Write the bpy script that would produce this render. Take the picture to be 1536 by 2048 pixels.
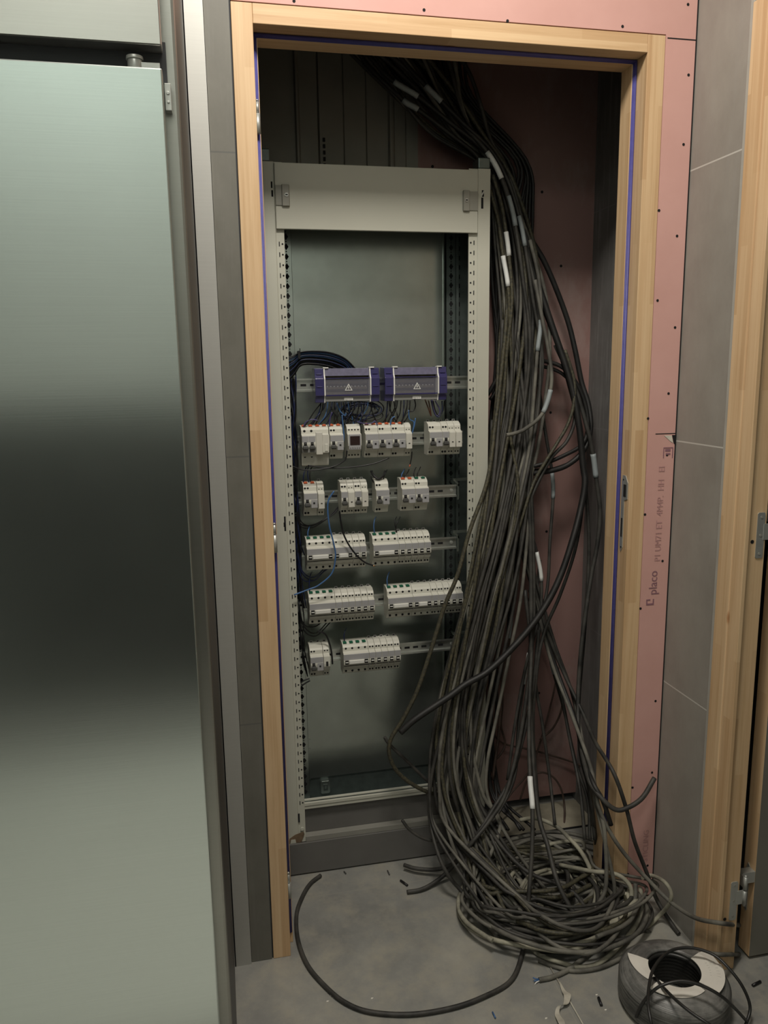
import bpy, math, random
from mathutils import Vector, Matrix
for o in list(bpy.data.objects): bpy.data.objects.remove(o)
S = bpy.context.scene
COL = S.collection
PI = math.pi

# ------------------------------------------------------------------ camera
CX, CY, CZ, YAW, PITCH, ROLL, F = -0.0687, -1.7154, 1.4167, 0.2077, 0.1805, -0.0149, 1567.77
_fw = Vector((math.sin(YAW)*math.cos(PITCH), math.cos(YAW)*math.cos(PITCH), -math.sin(PITCH)))
_r = Vector((math.cos(YAW), -math.sin(YAW), 0)); _u = _r.cross(_fw)
RR = math.cos(ROLL)*_r + math.sin(ROLL)*_u
UU = -math.sin(ROLL)*_r + math.cos(ROLL)*_u
cd = bpy.data.cameras.new('camera'); cam = bpy.data.objects.new('camera', cd); COL.objects.link(cam)
cd.sensor_fit = 'VERTICAL'; cd.sensor_height = 36; cd.lens = 36*F/2048; cd.clip_start = .02
m = Matrix.Identity(4)
for i in range(3):
    m[i][0] = RR[i]; m[i][1] = UU[i]; m[i][2] = -_fw[i]; m[i][3] = (CX, CY, CZ)[i]
cam.matrix_world = m
S.camera = cam
CAM = Vector((CX, CY, CZ))
def wp(px, py, ax, val):
    """the point of the plane (axis ax = val) that the photograph shows at px, py"""
    d = _fw + RR*((px-768)/F) - UU*((py-1024)/F)
    return CAM + d*((val-CAM[ax])/d[ax])

# ------------------------------------------------------------------ light, exposure
S.view_settings.view_transform = 'Standard'
try: S.view_settings.look = 'None'
except Exception: pass
S.view_settings.gamma = 1; S.view_settings.exposure = -0.22; S.view_settings.use_curve_mapping = False
w = bpy.data.worlds.new('world'); S.world = w; w.use_nodes = True
w.node_tree.nodes['Background'].inputs[0].default_value = (.5, .55, .6, 1)
w.node_tree.nodes['Background'].inputs[1].default_value = 0.02
def area(name, loc, size, power, col, rot=(0, 0, 0)):
    l = bpy.data.lights.new(name, 'AREA'); l.shape = 'RECTANGLE'; l.size, l.size_y = size
    l.energy = power; l.color = col
    o = bpy.data.objects.new(name, l); COL.objects.link(o); o.location = loc; o.rotation_euler = rot
    return o
area('ceiling_panel_light', (.20, -.78, 2.86), (.50, .36), 36, (1, .935, .84))
area('room_fill_light', (-.30, -2.05, 2.86), (.58, .58), 12, (1, .98, .90))  # unseen fill added to lift the closet and the floor
area('added_rear_wash', (-.45, -2.45, 2.80), (1.2, .12), 11, (.93, 1, .93), (math.radians(-62), 0, 0))  # added wash on the rear wall, so the fridge door mirrors it brightly

# ------------------------------------------------------------------ materials
def new_mat(name):
    mt = bpy.data.materials.new(name); mt.use_nodes = True
    nt = mt.node_tree; b = nt.nodes['Principled BSDF']
    return mt, nt, b
def N(nt, t, **kw):
    n = nt.nodes.new(t)
    for k, v in kw.items(): setattr(n, k, v)
    return n
def ramp(nt, fac, stops):
    r = N(nt, 'ShaderNodeValToRGB'); e = r.color_ramp.elements
    while len(e) < len(stops): e.new(.5)
    for i, (p, c) in enumerate(stops):
        e[i].position = p; e[i].color = (*c, 1) if len(c) == 3 else c
    nt.links.new(fac, r.inputs[0]); return r.outputs[0]
def coords(nt, scale=(1, 1, 1)):
    g = N(nt, 'ShaderNodeNewGeometry'); mp = N(nt, 'ShaderNodeMapping')
    mp.inputs['Scale'].default_value = scale
    nt.links.new(g.outputs['Position'], mp.inputs[0]); return mp.outputs[0]
def noise(nt, vec, scale, detail=4, rough=.6):
    n = N(nt, 'ShaderNodeTexNoise'); n.inputs['Scale'].default_value = scale
    n.inputs['Detail'].default_value = detail; n.inputs['Roughness'].default_value = rough
    nt.links.new(vec, n.inputs['Vector']); return n.outputs['Fac']
def mix(nt, fac, a, b, mode='MIX'):
    n = N(nt, 'ShaderNodeMix', data_type='RGBA', blend_type=mode)
    for s, v in ((n.inputs[0], fac), (n.inputs[6], a), (n.inputs[7], b)):
        if hasattr(v, 'is_linked') or hasattr(v, 'node'): nt.links.new(v, s)
        elif isinstance(v, tuple): s.default_value = (*v, 1) if len(v) == 3 else v
        else: s.default_value = v
    return n.outputs[2]
def math_n(nt, op, a, b=None):
    n = N(nt, 'ShaderNodeMath', operation=op)
    for i, v in enumerate((a, b)):
        if v is None: continue
        if isinstance(v, (int, float)): n.inputs[i].default_value = v
        else: nt.links.new(v, n.inputs[i])
    return n.outputs[0]
def sep(nt):
    g = N(nt, 'ShaderNodeNewGeometry'); s = N(nt, 'ShaderNodeSeparateXYZ'); nt.links.new(g.outputs['Position'], s.inputs[0]); return s.outputs
def bump(nt, b, h, st=.2, dist=.01):
    n = N(nt, 'ShaderNodeBump'); n.inputs['Strength'].default_value = st; n.inputs['Distance'].default_value = dist
    nt.links.new(h, n.inputs['Height']); nt.links.new(n.outputs[0], b.inputs['Normal'])
def simple(name, col, rough=.5, metal=0., nz=0., nscale=30, spec=None, col2=None, bmp=0):
    mt, nt, b = new_mat(name)
    b.inputs['Roughness'].default_value = rough; b.inputs['Metallic'].default_value = metal
    if spec is not None: b.inputs['Specular IOR Level'].default_value = spec
    c2 = col2 or tuple(max(0, x*(1-nz)) for x in col)
    f = noise(nt, coords(nt), nscale)
    c = ramp(nt, f, [(.35, c2), (.65, col)])
    nt.links.new(c, b.inputs['Base Color'])
    if bmp: bump(nt, b, f, bmp, .002)
    return mt
def wood(name, tint=(1, 1, 1), horiz=False):
    mt, nt, b = new_mat(name)
    sc = (1.2, 40, 40) if horiz else (40, 40, 1.2)
    f = noise(nt, coords(nt, sc), 2.2, 5, .65)
    c = ramp(nt, f, [(.25, (.57*tint[0], .37*tint[1], .195*tint[2])), (.5, (.69*tint[0], .485*tint[1], .285*tint[2])), (.8, (.76*tint[0], .565*tint[1], .345*tint[2]))])
    # finger-joined lamellae: blocks of slightly different tone
    s = sep(nt)
    a = s[0] if horiz else s[2]
    o1 = s[2] if horiz else math_n(nt, 'ADD', s[0], s[1])
    blk = math_n(nt, 'FLOOR', math_n(nt, 'DIVIDE', math_n(nt, 'ADD', a, math_n(nt, 'MULTIPLY', math_n(nt, 'FLOOR', math_n(nt, 'MULTIPLY', o1, 45)), .137)), .43))
    wn = N(nt, 'ShaderNodeTexWhiteNoise', noise_dimensions='2D'); cb = N(nt, 'ShaderNodeCombineXYZ')
    nt.links.new(blk, cb.inputs[0]); nt.links.new(math_n(nt, 'FLOOR', math_n(nt, 'MULTIPLY', o1, 45)), cb.inputs[1]); nt.links.new(cb.outputs[0], wn.inputs['Vector'])
    tone = ramp(nt, wn.outputs['Value'], [(0, (.84, .78, .72)), (.5, (.96, .95, .93)), (1, (1, 1, 1))])
    c = mix(nt, 1.0, c, tone, 'MULTIPLY')
    v = N(nt, 'ShaderNodeTexVoronoi'); v.inputs['Scale'].default_value = 1.0
    nt.links.new(coords(nt, (9, 9, 3.1) if not horiz else (3.1, 9, 9)), v.inputs['Vector'])
    kn = ramp(nt, v.outputs['Distance'], [(.0, (.45, .3, .2)), (.035, (.75, .6, .5)), (.06, (1, 1, 1))])
    c = mix(nt, 1.0, c, kn, 'MULTIPLY')
    nt.links.new(c, b.inputs['Base Color']); b.inputs['Roughness'].default_value = .55
    bump(nt, b, f, .08, .002)
    return mt
def tile(name, grout=(.55, .54, .50), base=(.125, .122, .102), light=(.185, .18, .155), streak=.5):
    mt, nt, b = new_mat(name)
    f = noise(nt, coords(nt, (3, 3, 2)), 2.0, 6, .7)
    c = ramp(nt, f, [(.3, base), (.7, light)])
    st = noise(nt, coords(nt, (26, 26, 1.6)), 2.5, 5, .7)
    c = mix(nt, math_n(nt, 'MULTIPLY', ramp(nt, st, [(.52, (0, 0, 0)), (.75, (1, 1, 1))]), streak), c, (.32, .32, .31))
    z = math_n(nt, 'MODULO', math_n(nt, 'ADD', sep(nt)[2], .0015), .6172)
    z = math_n(nt, 'LESS_THAN', z, .0033)
    c = mix(nt, z, c, grout)
    nt.links.new(c, b.inputs['Base Color'])
    nt.links.new(ramp(nt, f, [(.3, (.42,)*3), (.7, (.6,)*3)]), b.inputs['Roughness'])
    return mt
def steel(name, tint=(.8, .82, .8), rough=.32, aniso=.6, streak=.05, metal=1.0):
    mt, nt, b = new_mat(name)
    f = noise(nt, coords(nt, (2, 2, 220)), 3, 4, .6)
    c = ramp(nt, f, [(.3, tuple(x*(1-streak) for x in tint)), (.7, tint)])
    nt.links.new(c, b.inputs['Base Color']); b.inputs['Metallic'].default_value = metal
    f2 = noise(nt, coords(nt), 2.5, 3)
    nt.links.new(ramp(nt, f2, [(.3, (rough*.9,)*3), (.7, (rough*1.12,)*3)]), b.inputs['Roughness'])
    b.inputs['Anisotropic'].default_value = aniso
    tg = N(nt, 'ShaderNodeTangent', direction_type='RADIAL', axis='Z')
    nt.links.new(tg.outputs[0], b.inputs['Tangent'])
    bump(nt, b, f, .02, .0005)
    return mt
def pinkboard(name):
    mt, nt, b = new_mat(name)
    f = noise(nt, coords(nt), 5, 5, .6)
    c = ramp(nt, f, [(.3, (.60, .34, .30)), (.7, (.66, .385, .345))])
    return mt, nt, b, c
def mk_pink(name, dirt=0.0, paint=0):
    mt, nt, b, c = pinkboard(name)
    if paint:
        c = mix(nt, 0.66, c, (.12, .075, .068))  # flag mixes the whole board evenly towards dark brown
    if dirt:
        d = noise(nt, coords(nt, (3, 3, 1.6)), 2.2, 6, .7)
        c = mix(nt, math_n(nt, 'MULTIPLY', ramp(nt, d, [(.5, (0,)*3), (.72, (1,)*3)]), dirt), c, (.40, .32, .295))
    nt.links.new(c, b.inputs['Base Color']); b.inputs['Roughness'].default_value = .8
    return mt
M = {}
M['wood'] = wood('pine_wood'); M['wood_h'] = wood('pine_wood_header', horiz=True)
M['tile'] = tile('grey_wall_tile', grout=(.12, .12, .11), streak=.12)
M['tile_r'] = tile('grey_wall_tile_lighter', base=(.25, .237, .212), light=(.34, .325, .29), streak=.25)
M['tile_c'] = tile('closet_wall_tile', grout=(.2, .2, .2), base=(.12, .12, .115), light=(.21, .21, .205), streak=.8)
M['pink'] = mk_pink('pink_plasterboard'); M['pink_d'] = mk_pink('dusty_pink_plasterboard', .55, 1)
M['steel_door'] = steel('brushed_steel_door', (.68, .745, .725), .25, .8)
M['steel_top'] = steel('brushed_steel_panel', (.62, .60, .57), .30, .6)
M['steel_side'] = steel('brushed_steel_side', (.16, .17, .18), .38)
M['steel_strip'] = steel('brushed_steel_cladding', (.56, .56, .53), .55, .3, .05, .6)
M['galv'] = simple('galvanised_steel', (.50, .55, .52), .25, .92, .10, 18)
M['galv_d'] = simple('dark_galvanised_steel', (.16, .19, .18), .45, .8, .2, 40)
M['rail'] = simple('zinc_rail', (.62, .64, .61), .3, .9, .1, 50)
M['paint'] = simple('beige_grey_enamel', (.53, .53, .455), .45, 0, .05, 4)
M['plinth'] = simple('dark_grey_enamel', (.145, .141, .133), .5, 0, .12, 8)
M['hole'] = simple('dark_hole', (.006, .006, .007), .9)
M['rust'] = simple('rusty_stain', (.22, .15, .09), .8, 0, .4, 60)
M['plate'] = simple('zinc_plate', (.50, .51, .48), .38, .55, .1, 40)
M['brkt'] = simple('grey_bracket', (.30, .295, .255), .5, 0, .06, 20)
M['blue'] = simple('blue_rubber_seal', (.07, .068, .27), .5, 0, .15, 60)
M['black'] = simple('black_plastic', (.012, .012, .013), .4, 0, .2, 60)
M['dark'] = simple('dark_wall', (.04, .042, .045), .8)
M['slat'] = simple('grey_profiled_sheet', (.27, .26, .225), .6, .2, .1, 12)
M['ceil'] = simple('white_ceiling', (.75, .74, .70), .85, 0, .03, 3)
M['roomwall'] = simple('dark_room_tile', (.03, .032, .03), .55, 0, .15, 3)
M['roomwall_hi'] = simple('light_room_wall', (.50, .52, .49), .8, 0, .05, 3)
M['sealant'] = simple('pale_edge_trim', (.42, .41, .37), .6, 0, .1, 20)
M['plaster'] = simple('broken_plaster', (.72, .68, .58), .9, 0, .15, 80)
M['ink'] = simple('faded_violet_ink', (.27, .135, .17), .8, 0, .2, 300)
M['ink2'] = simple('very_faded_ink', (.50, .275, .27), .8, 0, .15, 300)
M['white'] = simple('white_plastic', (.60, .59, .53), .4, 0, .03, 20)
M['white2'] = simple('ivory_plastic', (.62, .615, .545), .45, 0, .05, 20)
M['lilac'] = simple('grey_label_plastic', (.36, .36, .37), .4, 0, .06, 20)
M['greytog'] = simple('grey_toggle_plastic', (.07, .07, .068), .4, 0, .1, 30)
M['handle'] = simple('light_handle_plastic', (.72, .72, .68), .3)
M['greyp'] = simple('mid_grey_plastic', (.25, .25, .24), .5, 0, .06, 30)
M['screen'] = simple('dark_display', (.035, .022, .02), .15)
M['orange'] = simple('orange_terminal', (.6, .13, .05), .5); M['green'] = simple('green_terminal', (.012, .12, .065), .5)
M['copper'] = simple('copper_bar', (.5, .27, .12), .35, 1)
M['busdark'] = simple('dull_brass_bar', (.13, .115, .075), .45, .4, .3, 60)
M['printw'] = simple('white_print', (.75, .75, .72), .6)
M['wblue'] = simple('blue_wire_insulation', (.06, .15, .34), .4, 0, .15, 40)
M['wnavy'] = simple('dark_blue_wire_insulation', (.012, .02, .07), .4, 0, .3, 40)
M['wblack'] = simple('black_wire_insulation', (.010, .010, .012), .4, 0, .3, 40)
M['wbrown'] = simple('brown_wire_insulation', (.07, .025, .012), .45, 0, .3, 40)
M['wviolet'] = simple('violet_wire_insulation', (.07, .06, .17), .4, 0, .2, 40)
M['cdark'] = simple('dusty_black_cable', (.060, .057, .050), .6, 0, 0, 22, col2=(.020, .0195, .018))
M['cblack'] = simple('black_cable', (.018, .017, .016), .55, 0, 0, 26, col2=(.008, .008, .008))
M['cgrey'] = simple('dusty_grey_cable', (.185, .178, .148), .7, 0, 0, 14, col2=(.065, .062, .054))
M['cdust'] = simple('very_dusty_cable', (.46, .44, .34), .75, 0, 0, 12, col2=(.17, .163, .13))
M['cgold'] = simple('cable_with_yellow_print', (.088, .080, .046), .6, 0, 0, 160, col2=(.026, .025, .020))
M['cthin'] = simple('thin_brown_cable', (.10, .065, .05), .6, 0, .5, 30)
M['sleeve'] = simple('white_marker_sleeve', (.78, .80, .78), .5, 0, .04, 60)
M['sleeve_g'] = simple('grey_marker_sleeve', (.33, .37, .38), .5, 0, .1, 60)
M['paper'] = simple('white_label_paper', (.74, .71, .64), .8, 0, .08, 20)
M['paperink'] = simple('pale_grey_print', (.45, .43, .39), .8)
mt, nt, b = new_mat('dusty_film_wrapped_cable'); M['film'] = mt
f = noise(nt, coords(nt, (4, 4, 130)), 1.6, 5, .65); f2 = noise(nt, coords(nt), 10, 5, .7)
c = ramp(nt, f, [(.35, (.07, .07, .066)), (.65, (.20, .198, .185))])
c = mix(nt, ramp(nt, f2, [(.45, (0,)*3), (.7, (1,)*3)]), c, (.29, .285, .265))
nt.links.new(c, b.inputs['Base Color']); b.inputs['Roughness'].default_value = .36; bump(nt, b, f, .5, .003)
M['coilblk'] = simple('coil_black_cable', (.02, .02, .019), .4)
M['tape'] = simple('torn_tape', (.52, .49, .41), .6, 0, .3, 30)
M['lamp'] = simple('lamp_frame_white', (.8, .8, .8), .5)
# violet translucent cover
mt, nt, b = new_mat('violet_clear_plastic'); M['violet'] = mt
b.inputs['Base Color'].default_value = (.065, .06, .19, 1); b.inputs['Roughness'].default_value = .18
b.inputs['Transmission Weight'].default_value = .35; b.inputs['Alpha'].default_value = 1
mt, nt, b = new_mat('clear_window_plastic'); M['clear'] = mt
b.inputs['Base Color'].default_value = (.30, .30, .36, 1); b.inputs['Roughness'].default_value = .12; b.inputs['Alpha'].default_value = .22
# floor
mt, nt, b = new_mat('dusty_floor_tile'); M['floor'] = mt
f = noise(nt, coords(nt), 3.2, 8, .68)
c = ramp(nt, f, [(.3, (.165, .165, .158)), (.52, (.25, .25, .232)), (.75, (.38, .365, .315))])
d = noise(nt, coords(nt), 11, 6, .7)
c = mix(nt, math_n(nt, 'MULTIPLY', ramp(nt, d, [(.46, (0,)*3), (.72, (1,)*3)]), .75), c, (.36, .335, .27))
s = sep(nt)
jx = math_n(nt, 'LESS_THAN', math_n(nt, 'MODULO', math_n(nt, 'ADD', s[0], 6.0-.0345), .6), .003)
jy = math_n(nt, 'LESS_THAN', math_n(nt, 'MODULO', math_n(nt, 'ADD', s[1], 6.0+.395), .6), .003)
c = mix(nt, math_n(nt, 'MULTIPLY', math_n(nt, 'MAXIMUM', jx, jy), .6), c, (.30, .29, .25))
nt.links.new(c, b.inputs['Base Color']); b.inputs['Roughness'].default_value = .5
bump(nt, b, d, .15, .002)
M['screed'] = simple('rough_screed', (.36, .33, .25), .9, 0, .4, 9, bmp=.4)

# ------------------------------------------------------------------ mesh helpers
class MB:
    def __init__(s): s.v = []; s.f = []; s.m = []; s.mi = 0; s.sm = []; s.smooth = False
    def face(s, idx): s.f.append(idx); s.m.append(s.mi); s.sm.append(s.smooth)
    def box(s, x0, x1, y0, y1, z0, z1, ch=0):
        if ch:
            return s.prism([(x0+ch, z0), (x1-ch, z0), (x1, z0+ch), (x1, z1-ch), (x1-ch, z1), (x0+ch, z1), (x0, z1-ch), (x0, z0+ch)], y0, y1, 'y')
        n = len(s.v)
        s.v += [(x, y, z) for z in (z0, z1) for y in (y0, y1) for x in (x0, x1)]
        for q in ((0, 2, 3, 1), (4, 5, 7, 6), (0, 1, 5, 4), (2, 6, 7, 3), (0, 4, 6, 2), (1, 3, 7, 5)): s.face([n+i for i in q])
    def prism(s, poly, a0, a1, axis='x'):
        """extrude a 2-D polygon along an axis: axis x -> poly is (y,z); y -> (x,z); z -> (x,y)"""
        n = len(s.v); k = len(poly)
        for a in (a0, a1):
            for p, q in poly:
                s.v.append({'x': (a, p, q), 'y': (p, a, q), 'z': (p, q, a)}[axis])
        s.face([n+i for i in range(k)]); s.face([n+k+i for i in reversed(range(k))])
        for i in range(k):
            j = (i+1) % k; s.face([n+i, n+k+i, n+k+j, n+j])
    def cyl(s, c, r, h, axis='z', seg=12, r2=None):
        r2 = r if r2 is None else r2; n = len(s.v)
        for t, rr in ((0, r), (h, r2)):
            for i in range(seg):
                a = 2*PI*i/seg; p, q = rr*math.cos(a), rr*math.sin(a)
                s.v.append({'z': (c[0]+p, c[1]+q, c[2]+t), 'y': (c[0]+p, c[1]+t, c[2]+q), 'x': (c[0]+t, c[1]+p, c[2]+q)}[axis])
        s.face([n+i for i in range(seg)]); s.face([n+seg+i for i in reversed(range(seg))])
        o = s.smooth; s.smooth = True
        for i in range(seg):
            j = (i+1) % seg; s.face([n+i, n+seg+i, n+seg+j, n+j])
        s.smooth = o
    def tube(s, pts, r, seg=8, rfun=None):
        n = len(s.v); k = len(pts)
        t = (pts[1]-pts[0]).normalized(); a = Vector((0, 0, 1)) if abs(t.z) < .9 else Vector((1, 0, 0))
        u = t.cross(a).normalized()
        for i, p in enumerate(pts):
            t = (pts[min(i+1, k-1)]-pts[max(i-1, 0)])
            if t.length < 1e-9: t = Vector((0, 0, 1))
            t.normalize(); u = (u - t*u.dot(t)); u = u.normalized() if u.length > 1e-6 else t.orthogonal().normalized()
            v = t.cross(u); rr = rfun(i/(k-1)) if rfun else r
            for j in range(seg):
                an = 2*PI*j/seg; s.v.append(tuple(p + u*(rr*math.cos(an)) + v*(rr*math.sin(an))))
        o = s.smooth
        s.smooth = False; s.face([n+j for j in reversed(range(seg))]); s.face([n+(k-1)*seg+j for j in range(seg)])
        s.smooth = True
        for i in range(k-1):
            for j in range(seg):
                l = (j+1) % seg; s.face([n+i*seg+j, n+i*seg+l, n+(i+1)*seg+l, n+(i+1)*seg+j])
        s.smooth = o
    def lathe(s, prof, c, seg=64):
        n = len(s.v); k = len(prof)
        for i in range(seg):
            a = 2*PI*i/seg
            for r, z in prof: s.v.append((c[0]+r*math.cos(a), c[1]+r*math.sin(a), c[2]+z))
        o = s.smooth; s.smooth = True
        for i in range(seg):
            i2 = (i+1) % seg
            for j in range(k):
                j2 = (j+1) % k; s.face([n+i*k+j, n+i2*k+j, n+i2*k+j2, n+i*k+j2])
        s.smooth = o
    def build(s, name, mats, parent=None, bevel=0, origin=None):
        me = bpy.data.meshes.new(name)
        vv = s.v
        if origin is not None: vv = [(x-origin[0], y-origin[1], z-origin[2]) for x, y, z in vv]
        me.from_pydata(vv, [], s.f)
        if not isinstance(mats, (list, tuple)): mats = [mats]
        for q in mats: me.materials.append(q)
        me.polygons.foreach_set('material_index', s.m); me.polygons.foreach_set('use_smooth', s.sm)
        me.update()
        import bmesh
        bm = bmesh.new(); bm.from_mesh(me); bmesh.ops.recalc_face_normals(bm, faces=bm.faces); bm.to_mesh(me); bm.free()
        o = bpy.data.objects.new(name, me); COL.objects.link(o)
        if origin is not None: o.location = origin
        if parent:
            o.parent = parent
            off = Vector((0, 0, 0)); q = parent
            while q: off += q.location; q = q.parent
            o.location = (Vector(origin) if origin is not None else Vector((0, 0, 0))) - off
        if bevel:
            md = o.modifiers.new('bevel', 'BEVEL'); md.width = bevel; md.segments = 2; md.limit_method = 'ANGLE'
        return o
def tag(o, label=None, cat=None, group=None, kind=None):
    for k, v in (('label', label), ('category', cat), ('group', group), ('kind', kind)):
        if v: o[k] = v
    return o
def empty(name, loc=(0, 0, 0)):
    o = bpy.data.objects.new(name, None); COL.objects.link(o); o.location = loc; return o
def struct(name, b, mats, label=None, parent=None, bevel=0):
    o = b.build(name, mats, parent, bevel)
    if not parent: tag(o, label, kind='structure')
    return o
def B1(*a, **k):
    b = MB(); b.box(*a, **k); return b
def spline(pts, n=8):
    P = [Vector(p) for p in pts]; P = [P[0]*2-P[1]] + P + [P[-1]*2-P[-2]]; out = []
    for i in range(1, len(P)-2):
        p0, p1, p2, p3 = P[i-1:i+3]
        for k in range(n):
            t = k/n
            out.append(.5*((2*p1)+(p2-p0)*t+(2*p0-5*p1+4*p2-p3)*t*t+(3*p1-p0-3*p2+p3)*t**3))
    out.append(P[-2]); return out
def text_mb(mb, txt, size, place):
    """letters as flat mesh printed on a surface; place(tx, ty) gives the world point"""
    cu = bpy.data.curves.new('t', 'FONT'); cu.body = txt; cu.size = size; cu.resolution_u = 3
    o = bpy.data.objects.new('t', cu); COL.objects.link(o)
    dg = bpy.context.evaluated_depsgraph_get(); me = o.evaluated_get(dg).to_mesh()
    n = len(mb.v)
    for v in me.vertices: mb.v.append(tuple(place(v.co.x, v.co.y)))
    for p in me.polygons: mb.face([n+i for i in p.vertices])
    o.evaluated_get(dg).to_mesh_clear(); bpy.data.objects.remove(o); bpy.data.curves.remove(cu)

# ------------------------------------------------------------------ the room shell
XR = 1.021            # tile face of the right wall
b = MB(); b.box(-1.9, 3.2, -3.6, 1.4, -.1, 0); struct('floor', b, M['floor'], 'dusty grey tiled floor running into the closet')
b = MB(); b.box(-1.9, 3.2, -3.6, 1.4, 2.9, 3.0); struct('ceiling', b, M['ceil'], 'white ceiling above the frame')
# front wall round the closet opening: pink board above and right, tile left, steel cladding by the fridge
b = MB(); b.box(.001, XR, 0, .012, 2.133, 2.9); b.box(.9445, XR-.002, 0, .012, .006, 2.133)
b.mi = 1
for px, py in ((1376, 9), (1245, 53), (1377, 150), (1367, 289), (1354, 472), (1350, 655), (1337, 787), (1334, 910), (1290, 1029), (1325, 1122), (1281, 1217), (1311, 1402), (1304, 1545), (1296, 837), (1265, 1575), (1295, 1731), (1256, 1748), (1318, 421), (1315, 601), (588, 2), (848, 20), (1015, 42)):
    p = wp(px, py, 1, 0); b.cyl((p.x, -.0006, p.z), .0032, .002, 'y', 10)
p = wp(1335, 76, 1, 0); q = wp(1394, 79, 1, 0); b.box(p.x, q.x, -.0005, .001, p.z-.0012, p.z+.0012)
p = wp(1311, 868, 1, 0); q = wp(1353, 870, 1, 0); b.box(p.x, q.x-.001, -.0005, .001, p.z-.001, p.z+.001)
b.box(XR-.0035, XR-.0005, -.0006, .001, .01, 2.9)
a0 = [wp(*t, 1, 0) for t in ((1344, 870), (1353, 870), (1352, 893), (1347, 886))]
b.prism([(t.x, t.z) for t in a0], -.0007, .001, 'y')
b.mi = 2
a0 = [wp(*t, 1, 0) for t in ((1328, 871), (1343, 871), (1346, 886), (1340, 882))]
b.prism([(t.x, t.z) for t in a0], -.001, .001, 'y')
b.mi = 3
p = wp(1309, 1203, 1, 0)
text_mb(b, 'placo', .034, lambda tx, ty: (p.x+.004-ty*.95, -.0008, p.z+.018+tx*.86))
tr = [(-.002, -.002), (.013, -.002), (.013, .001), (.002, .001), (.002, .016), (.010, .016), (.010, .008), (.013, .008), (.013, .019), (-.002, .019)]
b.prism([(p.x-.004-ty, p.z+tx-.006) for tx, ty in [(a*1.0, c_*1.0) for a, c_ in tr]], -.0008, 0, 'y')
q = wp(1336, 906, 1, 0)
for dx, dz, ww, hh in ((-.013, .012, .026, .002), (-.013, -.012, .002, .024), (.011, -.012, .002, .024), (-.008, .004, .014, .006), (-.006, -.004, .012, .004)):
    b.box(q.x+dx, q.x+dx+ww, -.0008, 0, q.z+dz, q.z+dz+hh)
b.mi = 4
p = wp(1323, 1122, 1, 0)
text_mb(b, 'P1 UM71 ET  4M4P.  HH   EI', .0235, lambda tx, ty: (p.x-.004-ty, -.0008, p.z+tx*.86))
p = wp(1297, 1722, 1, 0); text_mb(b, 'STICLING', .022, lambda tx, ty: (p.x-.004-ty, -.0008, p.z+tx))
p = wp(1291, 1788, 1, 0); text_mb(b, 'BE', .022, lambda tx, ty: (p.x-.004-ty, -.0008, p.z+tx))
struct('wall_front', b, [M['pink'], M['hole'], M['plaster'], M['ink'], M['ink2']], 'pink plasterboard round the right and top of the wooden frame')
b = MB(); b.box(-.0525, -.0035, 0, .02, 0, 2.9)
struct('wall_front_tiled', b, M['tile'], 'narrow strip of dark grey wall tile left of the wooden frame')
b = MB(); b.box(-.0035, -.0005, .004, .012, .0, 2.9); b.box(-.3, -.002, .012, .1, 2.13, 2.9); b.box(-1.9, -.002, .021, .1, 0, 2.9); b.box(-.001, XR+.1, .0125, .1, 2.131, 2.9); b.box(.9445, 1.1, .0125, .1, 0, 2.2)
struct('wall_front_core', b, M['dark'], 'dark wall core showing in the gap beside the frame')
b = MB(); b.box(-.0925, -.0535, -.006, .02, 0, 2.9); b.box(-.0945, -.0900, -.006, .02, 0, 2.9)
struct('trim_1', b, M['steel_strip'], 'vertical brushed steel strip between fridge and tiled wall')
b = MB(); b.box(XR-.0002, 1.066, -.20, .0, 0, 2.9); b.box(XR-.0002, 1.066, -.202-.93, -.2, 2.13, 2.9); b.box(XR, 1.085, -3.6, -.202-.93, 0, 2.9)
struct('wall_right', b, M['tile_r'], 'grey tiled side wall between the two wooden frames')
b = MB(); b.box(XR-.0045, XR, -.1995, -.188, 0, 2.9); struct('trim_2', b, M['sealant'], 'pale edge strip where the tiles meet the right frame', bevel=.001)
# closet
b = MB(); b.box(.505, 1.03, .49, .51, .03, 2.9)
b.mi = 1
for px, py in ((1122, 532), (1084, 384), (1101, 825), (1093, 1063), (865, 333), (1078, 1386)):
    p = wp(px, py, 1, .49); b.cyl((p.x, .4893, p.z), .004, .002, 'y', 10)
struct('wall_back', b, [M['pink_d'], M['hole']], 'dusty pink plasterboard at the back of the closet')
b = MB()   # profiled sheet: shallow trapezoid ribs
xs = [.03, .078, .083, .172, .176, .181, .186, .232, .2345, .2375, .300, .302, .304, .361, .363, .365, .422, .426, .431, .436, .441, .470, .474, .505]
prev = None; pts = []
dep = [0, 0, .004, .004, -.006, -.006, .004, .004, .012, .004, .004, .008, .004, .004, .008, .004, .004, -.006, -.006, -.004, .004, .004, .008, .004]
poly = [(x, .485+d_) for x, d_ in zip(xs, dep)] + [(.505, .51), (.03, .51)]
b.prism(poly, .0, 2.9, 'z')
b.mi = 1
p = wp(648, 300, 1, .49)
for k in range(14): b.box(p.x-.003, p.x+.003, .4835, .4895, p.z+.02-k*.016, p.z+.029-k*.016)
struct('wall_back_sheet', b, [M['slat'], M['hole']], 'dark grey ribbed sheet on the left half of the closet back')
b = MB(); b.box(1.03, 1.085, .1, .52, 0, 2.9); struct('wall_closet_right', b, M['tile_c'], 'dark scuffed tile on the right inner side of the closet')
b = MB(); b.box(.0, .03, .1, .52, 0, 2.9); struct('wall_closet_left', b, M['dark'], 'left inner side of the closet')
b = MB(); b.box(.031, 1.029, .345, .489, .0, .004); b.mi = 1; b.box(.031, 1.029, .341, .345, .0, .0045)
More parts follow.
